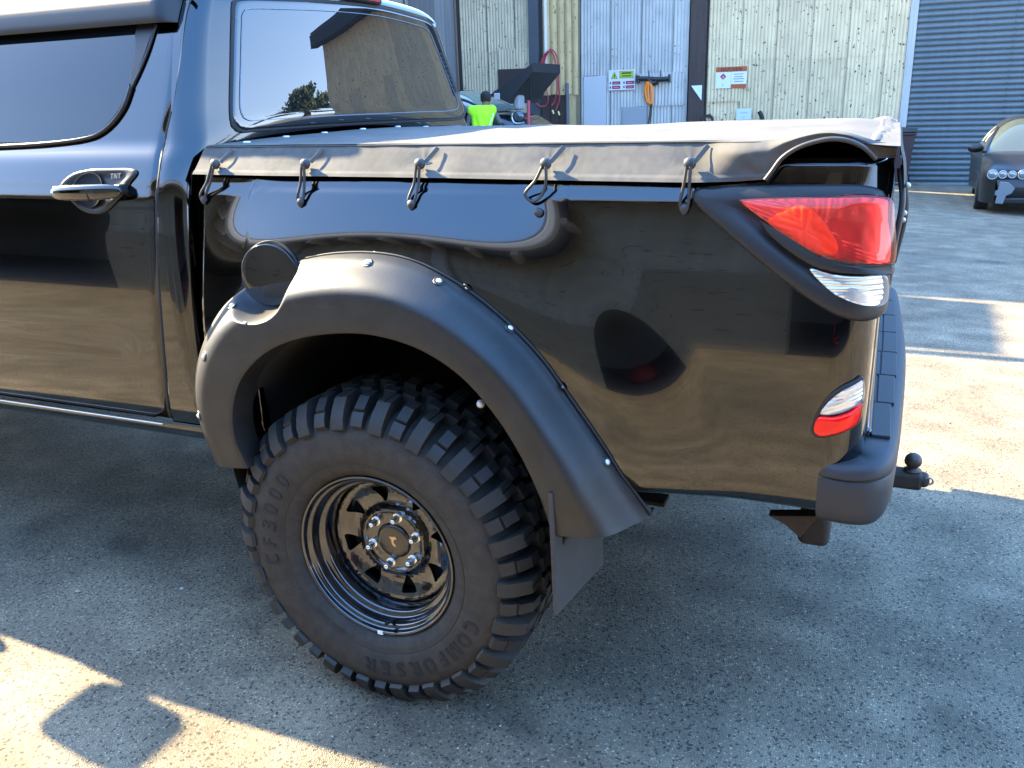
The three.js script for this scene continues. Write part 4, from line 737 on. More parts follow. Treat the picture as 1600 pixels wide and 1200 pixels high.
function plateBox(x0, y0, x1, y1, d = 0.02, z = WZ + 0.06) { const a = onZ(x0, y0, z), b = onZ(x1, y1, z); return rbox(b.x - a.x, a.y - b.y, d, 0.01, (a.x + b.x) / 2, (a.y + b.y) / 2, z); }
// roller door: one curved slat after another
{
  const d = thing('roller_door', 'blue grey ribbed roller door behind the parked black car', 'door');
  const mats = [std(C(0.125, 0.150, 0.155), { roughness: 0.5, map: chipBlue }), std(C(0.11, 0.135, 0.142), { roughness: 0.5, map: chipBlue })];
  const g = grid(1, 12, (u, v) => V(1.37 + 3.72 * u, v * 0.118, 0.030 * Math.pow(Math.sin(Math.min(v / 0.8, 1) * Math.PI), 0.8) - 0.012 * (v > 0.85 ? 1 : 0)), (u, v, p) => [p.x / 2, p.y]);
  for (let k = 0; k < 44; k++) { const m = mesh('slat', g, mats[k % 2], d); m.position.set(0, -0.57 + k * 0.117, WZ - 0.02); }
}
// things on the wall
function canvasMat(w, h, draw) { const c = document.createElement('canvas'); c.width = w; c.height = h; const x = c.getContext('2d'); draw(x, w, h); const t = new THREE.CanvasTexture(c); t.colorSpace = THREE.SRGBColorSpace; t.magFilter = THREE.LinearFilter; return std(C(0.8, 0.8, 0.8), { map: t, roughness: 0.5 }); }
function sign(name, label, x0, y0, x1, y1, draw, cat = 'sign') {
  const z = WZ + 0.075, a = onZ(x0, y0, z), b = onZ(x1, y1, z), w = b.x - a.x, h = a.y - b.y;
  const t = thing(name, label, cat);
  const back = mesh('sign_board', rbox(w, h, 0.008, 0.002), std(C(0.6, 0.6, 0.62)), t), face = mesh('sign_face', new THREE.PlaneGeometry(w - 0.004, h - 0.004), canvasMat(512, Math.round(512 * h / w), draw), t);
  t.position.set((a.x + b.x) / 2, (a.y + b.y) / 2, z); face.position.z = 0.007; return t;
}
sign('hazard_sign', 'white hazchem sign with orange bands and a red diamond', 1119, 105, 1166, 137, (x, w, h) => {
  x.fillStyle = '#dfe3f2'; x.fillRect(0, 0, w, h); x.fillStyle = '#b4541c'; x.fillRect(0, 0, w, h * 0.24); x.fillRect(w * 0.5, h * 0.82, w * 0.5, h * 0.18);
  x.fillStyle = '#26140c'; x.font = `bold ${Math.round(h * 0.22)}px sans-serif`; x.textAlign = 'center'; x.textBaseline = 'middle'; x.fillText('HAZCHEM', w / 2, h * 0.13, w * 0.9);
  x.save(); x.translate(w * 0.24, h * 0.45); x.rotate(Math.PI / 4); x.fillStyle = '#b02a3c'; x.fillRect(-h * 0.11, -h * 0.11, h * 0.22, h * 0.22); x.restore(); x.fillStyle = '#eee'; x.font = `bold ${Math.round(h * 0.13)}px sans-serif`; x.fillText('3', w * 0.24, h * 0.47);
  x.fillStyle = '#333'; x.fillText('L', w * 0.24, h * 0.82); x.fillStyle = '#888'; x.fillRect(w * 0.495, h * 0.24, 4, h * 0.76); x.fillStyle = '#6b6f80'; for (const [q, a, b] of [[0.34, 0.58, 0.9], [0.46, 0.6, 0.88], [0.56, 0.57, 0.92], [0.68, 0.6, 0.9]]) x.fillRect(w * a, h * q, w * (b - a), h * 0.035);
});
sign('warning_sign', 'white safety sign with yellow triangle, yellow box and red panels', 951, 110, 992, 140, (x, w, h) => {
  x.fillStyle = '#d8d9df'; x.fillRect(0, 0, w, h); x.fillStyle = '#a9bf22'; x.fillRect(w * 0.42, h * 0.07, w * 0.52, h * 0.34); x.strokeStyle = '#222'; x.lineWidth = 6; x.strokeRect(w * 0.42, h * 0.07, w * 0.52, h * 0.34);
  x.beginPath(); x.moveTo(w * 0.22, h * 0.08); x.lineTo(w * 0.34, h * 0.42); x.lineTo(w * 0.1, h * 0.42); x.closePath(); x.fill(); x.stroke(); x.fillStyle = '#222'; x.fillRect(w * 0.2, h * 0.22, w * 0.04, h * 0.14);
  x.fillRect(w * 0.5, h * 0.13, w * 0.36, h * 0.07); x.fillRect(w * 0.5, h * 0.28, w * 0.36, h * 0.05);
  for (const [a, b] of [[0.14, 0.56], [0.66, 0.56], [0.14, 0.78], [0.66, 0.78]]) { x.fillStyle = '#8e2338'; x.fillRect(w * a, h * b, w * 0.31, h * 0.16); x.fillStyle = '#d7a9b0'; x.fillRect(w * (a + 0.05), h * (b + 0.07), w * 0.2, h * 0.03); x.fillStyle = '#555'; x.fillRect(w * (a - 0.1), h * (b + 0.02), w * 0.06, h * 0.12); }
});
sign('paper_notice', 'small plain pale notice under the hazchem sign', 1151, 170, 1173, 187, (x, w, h) => { x.fillStyle = '#cfdcf5'; x.fillRect(0, 0, w, h); x.fillStyle = '#8a93ad'; x.fillRect(w * 0.25, h * 0.35, w * 0.5, h * 0.06); x.fillRect(w * 0.42, h * 0.75, w * 0.16, h * 0.05); }, 'notice');
{ const z = WZ + 0.17, p = [[1080, 134], [1097, 133], [1096, 157]].map(([x, y]) => onZ(x, y, z)); const g = new THREE.ExtrudeGeometry(new THREE.Shape(p.map(q => new THREE.Vector2(q.x, q.y))), { depth: 0.004, bevelEnabled: false }); g.translate(0, 0, z); single('torn_paper', g, std(C(0.62, 0.68, 0.8)), 'torn white paper triangle stuck to the rusty steel column', 'paper'); }
// red air hose in long loops
{
  const t = thing('air_hose', 'red hose hanging in long loops on the dark post', 'hose'), z = WZ + 0.20, q = (a) => a.map(([x, y], i) => { const p = onZ(x, y, z); p.z += 0.02 * (i % 3); return p; });
  const m = phy(C(0.34, 0.03, 0.045), { roughness: 0.5 });
  mesh('hose_loop', tube(q([[858, 78], [848, 92], [843, 118], [838, 140], [838, 160], [845, 166], [853, 165], [857, 156], [854, 135], [851, 110], [852, 92], [860, 78]]), 0.017, 90, 8), m, t);
  mesh('hose_loop', tube(q([[850, 95], [856, 80], [864, 78], [870, 88], [873, 108], [874, 130], [874, 155], [869, 172]]), 0.017, 80, 8), m, t);
  mesh('hose_loop', tube(q([[847, 108], [852, 85], [861, 79], [867, 92], [869, 115], [871, 140], [866, 160], [862, 165]]), 0.017, 80, 8), m, t);
  for (const [x, y] of [[863, 172], [872, 174]]) { const a = onZ(x, y, z + 0.03), b = onZ(x + 2, y + 6, z + 0.03); mesh('brass_fitting', bar(a, b, 0.028), phy(C(0.65, 0.5, 0.28), { metalness: 0.8, roughness: 0.35 }), t); }
  const pk = onZ(860, 80, WZ + 0.1); mesh('wall_peg', bar(V(pk.x, pk.y - 0.03, WZ), V(pk.x, pk.y, WZ + 0.26), 0.015), M.steelDull, t);
}
{ const a = onZ(826, 157, -15.1), b = onZ(824, 196, -15.1); b.y -= 0.8; single('red_pole', bar(a, b, 0.033), phy(C(0.38, 0.05, 0.08), { roughness: 0.5 }), 'short red pole standing beside the open bonnet', 'pole'); }
// black rack with orange cable
{
  const t = thing('cable_rack', 'black wall bracket holding a coiled orange cable', 'bracket'), z = WZ + 0.14, P = (x, y) => onZ(x, y, z);
  mesh('bracket_arm', tube([P(995, 123), P(1010, 123), P(1030, 124), P(1046, 123)], 0.055, 20, 8), M.plasticSmooth, t);
  mesh('bracket_end', bar(P(1046, 116), P(1046, 129), 0.03), M.plasticSmooth, t); mesh('bracket_end', bar(P(997, 118), P(997, 130), 0.05), M.plasticSmooth, t);
  mesh('bracket_foot', tube([P(1013, 124), P(1020, 130), P(1027, 128)], 0.06, 10, 8), M.plasticSmooth, t);
  mesh('bracket_hook', bar(P(1014, 110), P(1014, 121), 0.012), M.plasticSmooth, t); mesh('bracket_hook', bar(P(1032, 110), P(1032, 121), 0.012), M.plasticSmooth, t);
  mesh('wall_stay', bar(V(P(1020, 124).x, P(1020, 124).y, WZ), P(1020, 124), 0.03), M.plasticSmooth, t);
  const or = phy(C(0.75, 0.20, 0.02), { roughness: 0.5 });
  for (const k of [0, 1, 2, 3]) mesh('cable_loop', tube([P(1011 + k, 127), P(1007 + k * 2, 140 + k), P(1011 + k * 1.5, 158 + k), P(1016 + k, 161), P(1019, 145), P(1015 + k, 128)].map((p, i) => p.setZ(z + 0.03 * (k % 2))), 0.028, 50, 7), or, t);
  mesh('cable_tail', tube([P(1017, 160), P(1015, 180), P(1012, 200), P(1010, 225)], 0.018, 20, 6), M.rust, t); mesh('cable_tail', tube([P(1019, 158), P(1017.5, 180), P(1015, 200), P(1013, 225)], 0.012, 20, 6), M.rust, t);
}
// wheelie bin
{
  const t = thing('wheelie_bin', 'dark brown wheelie bin with bent lid beside the roller door', 'bin'); const bx = 1.28, bz = -19.2, by = groundY(bx, bz);
  const body = grid(40, 12, (u, v) => { const a = u * 2 * Math.PI, w = lerp(0.20, 0.275, v), c = Math.cos(a), s = Math.sin(a), e = 0.35; return V(w * Math.sign(c) * Math.pow(Math.abs(c), e), 0.08 + v * 0.98, w * 1.1 * Math.sign(s) * Math.pow(Math.abs(s), e)); });
  const m = std(C(0.055, 0.028, 0.030), { roughness: 0.55, map: dustTex });
  mesh('bin_body', body, m, t); mesh('bin_rim', rbox(0.6, 0.05, 0.66, 0.02, 0, 1.07, 0), m, t);
  mesh('bin_lid', grid(20, 10, (u, v) => V(lerp(-0.3, 0.3, u), 1.10 + 0.13 * Math.sin(v * Math.PI) * (0.4 + 0.6 * (1 - u)) + 0.02 * u, lerp(-0.34, 0.34, v))), std(C(0.03, 0.04, 0.035), { roughness: 0.5 }), t);
  mesh('bin_floor', rbox(0.36, 0.03, 0.4, 0.01, 0, 0.09, 0), m, t);
  for (const s of [-1, 1]) mesh('bin_wheel', new THREE.CylinderGeometry(0.1, 0.1, 0.05, 20).rotateZ(Math.PI / 2).translate(s * 0.23, 0.1, -0.2), M.rubber, t);
  t.position.set(bx, by, bz);
}
// odds and ends at the foot of the cream wall
{ const p = onZ(1186, 174, WZ + 0.2), q = onZ(1191, 200, WZ + 0.2); const g = tube([p, V(lerp(p.x, q.x, 0.7), lerp(p.y, q.y, 0.3), p.z), V(q.x + 0.02, q.y, q.z), V(q.x + 0.05, groundY(q.x, q.z), q.z + 0.1)], 0.05, 20, 8); single('old_hose_end', g, M.rubber, 'stiff black rubber hose leaning on the cream wall', 'hose'); }
{ const p = onZ(1106, 187, WZ + 0.25); const g = merged([new THREE.TorusGeometry(0.11, 0.035, 10, 24).translate(p.x, p.y - 0.02, p.z), bar(V(p.x, p.y + 0.02, p.z), V(p.x + 0.06, p.y + 0.13, p.z), 0.015), rbox(0.12, 1.45, 0.12, 0.01, p.x, p.y - 0.75, p.z)]); single('tap_post', g, M.rust, 'rusty tap post with a handwheel by the steel column', 'post'); }

// ------------------------------------------------------------------ buildings out of the picture that shade the yard or stand in the reflections
{
  const a = thing('side_workshop', 'low grey workshop hidden behind the cab', 'building'); const m = std(C(0.30, 0.30, 0.28), { map: chipCream });
  mesh('low_wing', rbox(8, 5, 1.75, 0.02, -10.2, 2.5, -6.3), m, a); mesh('tall_wing', rbox(8, 7.4, 5, 0.02, -12.2, 3.7, -10.4), m, a); mesh('rear_wing', rbox(8, 8.7, 7, 0.02, -14.5, 4.35, -15.8), m, a); mesh('eave_beam', rbox(10.5, 0.10, 0.12, 0.01, -9.0, 4.93, -5.30), std(C(0.1, 0.1, 0.1)), a);
}
{
  const b = thing('opposite_workshop', 'grey block and iron workshop behind the camera mirrored in the black paint', 'building'), z = 3.9, H = 2.95;
  const wallM = std(C(0.36, 0.345, 0.32), { map: chipTan }), ironM = std(C(0.45, 0.44, 0.41), { map: chipCream });
  for (const [xa, xb] of [[-22, -9.5], [-5.2, 0.6], [5.0, 12]]) { mesh('block_wall', rbox(xb - xa, 1.4, 0.2, 0.01, (xa + xb) / 2, 0.7, z + 0.1), wallM, b); mesh('iron_cladding', grid(Math.round((xb - xa) / PITCH / 3 * 6), 1, (u, v) => V(lerp(xa, xb, u), lerp(1.4, H, v), z + 0.03 + 0.03 * Math.sin(u * (xb - xa) / (PITCH * 3) * 2 * Math.PI))), ironM, b); }
  for (const [xa, xb] of [[-9.5, -5.2], [0.6, 5.0]]) mesh('lintel', rbox(xb - xa, 0.4, 0.2, 0.01, (xa + xb) / 2, H - 0.2, z + 0.1), ironM, b);
  mesh('back_wall', rbox(34, H, 0.2, 0.01, -5, H / 2, z + 4.5), std(C(0.28, 0.27, 0.25)), b); mesh('workshop_floor', rbox(34, 0.02, 8, 0.005, -5, 0.012, z + 4.1), std(C(0.1, 0.1, 0.1)), b);
  mesh('roof', rbox(35, 0.15, 9, 0.02, -5, H + 0.12, z + 3.9), std(C(0.06, 0.06, 0.065)), b); mesh('gutter', rbox(35, 0.14, 0.14, 0.03, -5, H + 0.02, z - 0.65), std(C(0.75, 0.74, 0.70)), b);
  for (let k = 0; k < 56; k++) mesh('rafter_end', rbox(0.09, 0.16, 0.6, 0.01, -22 + k * 0.6, H - 0.08, z - 0.3), std(C(0.62, 0.60, 0.55)), b);
  for (const x of [-4.0, -1.6]) mesh('door_post', rbox(0.16, H - 0.1, 0.12, 0.01, x, (H - 0.1) / 2, z - 0.07), std(C(0.45, 0.44, 0.40)), b);
}
{
  const c = thing('added_red_crane', 'made up red crane added in the opposite doorway so the paint mirrors red streaks', 'crane'), m = phy(C(0.42, 0.035, 0.035), { roughness: 0.5 });
  const o = V(1.2, 0, 4.9);  // made-up crane, added only to put red streaks into the paint reflection
  mesh('mast', bar(V(o.x, 0.12, o.z), V(o.x, 1.65, o.z), 0.07), m, c); mesh('boom', bar(V(o.x - 0.15, 1.62, o.z), V(o.x + 1.15, 2.05, o.z), 0.04), m, c); mesh('ram', bar(V(o.x + 0.05, 0.75, o.z), V(o.x + 0.5, 1.78, o.z), 0.04), m, c);
  mesh('leg', bar(V(o.x, 0.12, o.z - 0.1), V(o.x + 1.3, 0.1, o.z - 0.45), 0.04), m, c); mesh('leg', bar(V(o.x, 0.12, o.z + 0.1), V(o.x + 1.3, 0.1, o.z + 0.45), 0.04), m, c);
  for (const [x, q] of [[0, 0], [1.3, -0.45], [1.3, 0.45]]) mesh('castor', new THREE.CylinderGeometry(0.05, 0.05, 0.04, 16).rotateX(Math.PI / 2).translate(o.x + x, 0.05, o.z + q), M.rubber, c);
}
// a spreading conifer beyond the end of the shed
{
  const t = thing('conifer_tree', 'spreading dark conifer beyond the shed mirrored in the rear window', 'tree'); const o = V(36.5, 0, -46);
  mesh('trunk', new THREE.CylinderGeometry(0.4, 0.75, 9, 10).translate(0, 4.5, 0), std(C(0.06, 0.045, 0.035)), t);
  const leaf = new THREE.PlaneGeometry(0.42, 0.2), n = 9000, im = new THREE.InstancedMesh(leaf, std(C(0.035, 0.055, 0.025), { roughness: 0.9 }), n), d = new THREE.Object3D(); im.name = 'crown'; im.userData.kind = 'stuff';
  const tiers = Array.from({ length: 46 }, () => [rr(-6.5, 6.5), rr(6.2, 13.5), rr(-5, 5)]);
  for (let k = 0; k < n; k++) { const c = tiers[Math.floor(rnd() * tiers.length)], sq = 1 - (c[1] - 6.2) / 11; d.position.set(c[0] * sq + rr(-1, 1) * rr(0.3, 1.9), c[1] + rr(-0.4, 0.5), c[2] * sq + rr(-1, 1) * rr(0.3, 1.9)); d.rotation.set(rr(-0.6, 0.6), rr(0, 6.3), rr(-0.6, 0.6)); d.updateMatrix(); im.setMatrixAt(k, d.matrix); }
  t.add(im); for (let k = 0; k < 7; k++) mesh('limb', bar(V(0, 5 + k * 0.7, 0), V(rr(-5, 5), 7 + k * 0.9, rr(-4, 4)), 0.12, 6), std(C(0.06, 0.045, 0.035)), t);
  t.scale.setScalar(0.8); t.position.copy(o); t.position.y = groundY(o.x, o.z);
}

// ------------------------------------------------------------------ other vehicles
function makeCar(t, o) {                                  // local axes: front +z, base on y = 0
  const { L, W, hood, belt, roof, bottom, mat, glass } = o, zf = L / 2, zr = -L / 2, zw = zf - L * 0.27, zb = zf - L * 0.86;
  const topAt = spline([[zr, belt * 0.93], [zr + 0.3, belt * 0.99], [zb, belt], [zw - 0.2, belt], [zw, hood + 0.02], [zf - 0.45, hood * 0.92], [zf - 0.1, hood * 0.78]]);
  const wAt = spline([[zr, W * 0.40], [zr + 0.25, W * 0.47], [0, W * 0.5], [zf - 0.6, W * 0.485], [zf - 0.2, W * 0.44], [zf, W * 0.36]]);
  mesh('body', grid(64, 48, (u, v) => { const z = lerp(zr, zf, u), a = v * Math.PI, c = Math.cos(a), s = Math.sin(a), w = wAt(z) * (0.93 + 0.07 * Math.sin(Math.min(1, s * 1.4) * Math.PI / 2 + 0.7)), arch = Math.max(...[o.wf, o.wr].map(q => 0.42 * Math.sqrt(Math.max(0, 1 - ((z - q) / 0.40) ** 2)))); const yb = Math.max(bottom, arch * (o.wheelR / 0.32) * 1.62); const y = yb + (topAt(z) - yb) * Math.pow(Math.max(0, s), 0.34); return V(w * Math.sign(c) * Math.pow(Math.abs(c), 0.25), y, z); }), mat, t);
  mesh('nose', grid(10, 24, (u, v) => { const a = u * Math.PI / 2, x = lerp(-1, 1, v); return V(x * wAt(zf) * (1 - 0.08 * Math.sin(a)), lerp(topAt(zf), bottom, u), zf + 0.10 * Math.sin(u * Math.PI) * (1 - x * x * 0.4)); }), mat, t);
  const gz = [zw + 0.25, zw - 0.75, zb + 0.75, zb - 0.05];
  const g = (u, v) => { const z = u < 0.33 ? lerp(gz[0], gz[1], u / 0.33) : u < 0.67 ? lerp(gz[1], gz[2], (u - 0.33) / 0.34) : lerp(gz[2], gz[3], (u - 0.67) / 0.33), k = u < 0.33 ? u / 0.33 : u > 0.67 ? (1 - u) / 0.33 : 1, ks = Math.sin(k * Math.PI / 2); const a = v * Math.PI, c = Math.cos(a), s = Math.sin(a), y = belt - 0.05 + (roof - belt + 0.05) * ks * Math.pow(Math.max(0, s), 0.5), w = W * 0.475 - 0.17 * W * Math.max(0, (y - belt) / (roof - belt)) ** 1.3; return V(w * Math.sign(c) * Math.pow(Math.abs(c), 0.35), y, z); };
  mesh('greenhouse', grid(48, 40, g), glass, t);
  mesh('roof', grid(24, 30, (u, v) => { const p = g(lerp(0.315, 0.70, u), lerp(0.13, 0.87, v)); p.y += 0.006; return p; }), mat, t);
  for (const s of [0, 1]) mesh('windscreen_pillar', tube(Array.from({ length: 8 }, (_, k) => g(lerp(0.02, 0.34, k / 7), s ? 0.155 : 0.845)), 0.035, 16, 6), mat, t);
  for (const s of [0, 1]) mesh('centre_pillar', tube([g(0.5, s ? 0.02 : 0.98), g(0.5, s ? 0.08 : 0.92), g(0.5, s ? 0.16 : 0.84)], 0.03, 10, 6), mat, t);
  const tyre = lathe([[o.wheelR * 0.62, 0.09], [o.wheelR * 0.72, 0.105], [o.wheelR * 0.93, 0.098], [o.wheelR, 0.07], [o.wheelR, -0.07], [o.wheelR * 0.93, -0.098], [o.wheelR * 0.6, -0.09]], 36).rotateY(Math.PI / 2), rim = lathe([[0, 0.05], [o.wheelR * 0.3, 0.06], [o.wheelR * 0.52, 0.06], [o.wheelR * 0.58, 0.085], [o.wheelR * 0.64, 0.095]], 30);
  for (const z of [o.wf, o.wr]) for (const s of [-1, 1]) { const w = part('wheel', t); w.position.set(s * (W / 2 - 0.11), o.wheelR, z); mesh('tyre', tyre, M.rubber, w); mesh('rim', rim.clone().rotateY(s * Math.PI / 2), M.steelDull, w); }
  mesh('underbody', rbox(W * 0.72, 0.22, L * 0.86, 0.05, 0, bottom + 0.12, 0), M.black, t);
  for (const s of [-1, 1]) { mesh('door_mirror', new THREE.SphereGeometry(0.12, 18, 12).scale(1.0, 0.62, 0.55).translate(s * (W / 2 + 0.06), belt + 0.03, zw - 0.28), mat, t); mesh('mirror_stalk', bar(V(s * (W / 2 - 0.06), belt, zw - 0.28), V(s * (W / 2 + 0.05), belt + 0.02, zw - 0.28), 0.03), mat, t); }
  return { g, topAt, wAt, zf, zw };
}
const carGlass = phy(C(0.05, 0.06, 0.05), { roughness: 0.02, ior: 1.5 });
{
  const t = thing('parked_car', 'black four light sedan with its front bumper corner missing', 'car');
  const mat = phy(C(0.009, 0.008, 0.008), { metalness: 0.3, roughness: 0.5, clearcoat: 0.5, clearcoatRoughness: 0.15, map: dustTex });
  const L = 4.5, W = 1.74, k = makeCar(t, { L, W, hood: 0.92, belt: 0.93, roof: 1.42, bottom: 0.22, mat, glass: carGlass, wheelR: 0.31, wf: 1.36, wr: -1.30 });
  for (const s of [-1, 1]) {
    mesh('headlamp_panel', rbox(0.56, 0.155, 0.08, 0.03, s * 0.47, 0.665, k.zf + 0.02).rotateY(0), M.plasticSmooth, t);
    for (const [x, r] of [[0.68, 0.068], [0.545, 0.055], [0.42, 0.05], [0.28, 0.066]]) { const h = part('headlamp', t); mesh('lamp_bowl', new THREE.SphereGeometry(r, 20, 12).scale(1, 1, 0.5).translate(s * x, 0.665, k.zf + 0.055), phy(C(0.2, 0.23, 0.26), { roughness: 0.08, metalness: 0.5, clearcoat: 1 }), h); mesh('lamp_ring', new THREE.TorusGeometry(r, 0.008, 8, 24).translate(s * x, 0.665, k.zf + 0.065), M.steelDull, h); }
    const sh = new THREE.Shape([[-0.09, -0.17], [0.0, -0.18], [0.03, -0.06], [0.10, -0.02], [0.13, 0.05], [0.04, 0.13], [-0.07, 0.14], [-0.075, 0.02], [-0.11, 0.0], [-0.11, -0.05], [-0.08, -0.06]].map(q => new THREE.Vector2(s * q[0] * -1, q[1])));
    mesh('bare_bracket', new THREE.ExtrudeGeometry(sh, { depth: 0.03, bevelEnabled: true, bevelSize: 0.006, bevelThickness: 0.006, bevelSegments: 1 }).translate(s * 0.50, 0.42, k.zf + 0.09), std(C(0.13, 0.15, 0.16), { roughness: 0.6 }), t);
  }
  mesh('lower_bumper', rbox(1.1, 0.10, 0.10, 0.03, 0, 0.28, k.zf + 0.04), mat, t);
  mesh('grille', rbox(0.36, 0.13, 0.05, 0.02, 0, 0.66, k.zf + 0.07), M.black, t);
  const z = -14.35 - 0.42; t.position.set(2.60 + W / 2 - 0.10, 0, z - 1.0); t.position.y = groundY(t.position.x, t.position.z + 0.8) + 0.0; t.rotation.y = -0.06;
}
{
  const t = thing('work_vehicle', 'black four wheel drive with its bonnet raised beside the worker', 'vehicle');
  const mat = phy(C(0.012, 0.013, 0.016), { metalness: 0.3, roughness: 0.35, clearcoat: 1, clearcoatRoughness: 0.08 });
  const L = 4.7, W = 1.85; makeCar(t, { L, W, hood: 1.34, belt: 1.40, roof: 1.80, bottom: 0.42, mat, glass: phy(C(0.16, 0.19, 0.15), { roughness: 0.03, ior: 1.9 }), wheelR: 0.40, wf: 1.42, wr: -1.35 });
  const fx = -5.72, z0 = -15.6;                            // front end and near flank
  t.position.set(fx - L / 2, groundY(-7, -16.5), z0 - W / 2); t.rotation.y = Math.PI / 2;
  // raised bonnet: hinge line at the windscreen, panel rising toward the nose
  const b = part('bonnet', t), inv = (p) => t.worldToLocal(p.clone()); t.updateMatrixWorld(true);
  const A = inv(onZ(763, 151, z0)), B = inv(onZ(833, 99, z0 + 0.0)), C2 = inv(onZ(833, 112, z0)), D = inv(onZ(800, 153, z0)), E = inv(onZ(797, 161, z0)), F = inv(onZ(775, 150, z0));
  const sh = new THREE.Shape([A, B, C2, D, E, F].map(p => new THREE.Vector2(p.z, p.y)));
  const g = new THREE.ExtrudeGeometry(sh, { depth: W * 0.86, bevelEnabled: true, bevelSize: 0.012, bevelThickness: 0.012, bevelSegments: 2 }); g.rotateY(-Math.PI / 2); g.translate(A.x - 0.02, 0, 0); 
  const bb = new THREE.Box3().setFromBufferAttribute(g.attributes.position); if (bb.min.x < -W) g.translate(W * 0.86, 0, 0);
  mesh('bonnet_panel', g, std(C(0.010, 0.011, 0.014), { roughness: 0.6 }), b);
  const pa = inv(onZ(829, 105, z0 - 0.1)), pb = inv(onZ(828, 178, z0 - 0.1)); mesh('bonnet_stay', bar(pa, pb, 0.02), M.black, b);
  const h = part('headlamp', t), c = inv(onZ(809, 182, z0 + 0.02)); c.x = Math.abs(c.x) > W ? W / 2 : c.x;
  mesh('lamp_glass', new THREE.SphereGeometry(0.13, 20, 14).scale(0.5, 0.85, 1).translate(c.x - 0.02 * Math.sign(c.x), c.y, c.z), phy(C(0.10, 0.12, 0.14), { roughness: 0.1, metalness: 0.6 }), h);
  const ringPts = [[801, 176], [800, 185], [804, 192], [813, 193], [820, 191]].map(([x, y]) => inv(onZ(x, y, z0 + 0.09))); mesh('lamp_trim', tube(ringPts, 0.022, 24, 6), phy(C(0.5, 0.52, 0.55), { roughness: 0.3, metalness: 0.7 }), h);
  const e = inv(onZ(776, 151, z0 + 0.05)); mesh('engine_part', rbox(0.3, 0.14, 0.13, 0.02, e.x - 0.15 * Math.sign(e.x), e.y, e.z), std(C(0.35, 0.36, 0.37)), t);
  const e2 = inv(onZ(811, 160, z0 - 0.3)); mesh('engine_part', rbox(0.3, 0.3, 0.16, 0.06, e2.x, e2.y, e2.z), std(C(0.28, 0.30, 0.32)), t);
}
// ------------------------------------------------------------------ worker in a yellow vest
function field(f, lo, hi, res) {
  const mc = new MarchingCubes(res, M.black, false, false, 120000); mc.isolation = 0;
  const P = (i, a) => lerp(lo.getComponent(a), hi.getComponent(a), 0.5 + (i - res / 2) / res), p = V(0, 0, 0);
  for (let k = 0; k < res; k++) for (let j = 0; j < res; j++) for (let i = 0; i < res; i++) { p.set(P(i, 0), P(j, 1), P(k, 2)); mc.field[i + j * res + k * res * res] = -f(p); }
  mc.update(); const n = mc.count * 3, pos = new Float32Array(n), S = hi.clone().sub(lo).multiplyScalar(0.5), Cn = hi.clone().add(lo).multiplyScalar(0.5);
  for (let i = 0; i < n; i += 3) { pos[i] = mc.positionArray[i] * S.x + Cn.x; pos[i + 1] = mc.positionArray[i + 1] * S.y + Cn.y; pos[i + 2] = mc.positionArray[i + 2] * S.z + Cn.z; }
  const g = new THREE.BufferGeometry(); g.setAttribute('position', new THREE.BufferAttribute(pos, 3)); g.deleteAttribute('normal'); g.computeVertexNormals(); return g;
}
const cap = (p, a, b, ra, rb) => { const ab = b.clone().sub(a), t = clamp(p.clone().sub(a).dot(ab) / ab.lengthSq(), 0, 1); return p.distanceTo(a.clone().addScaledVector(ab, t)) - lerp(ra, rb, t); };
const smin = (a, b, k) => { const h = clamp(0.5 + 0.5 * (b - a) / k, 0, 1); return lerp(b, a, h) - k * h * (1 - h); };
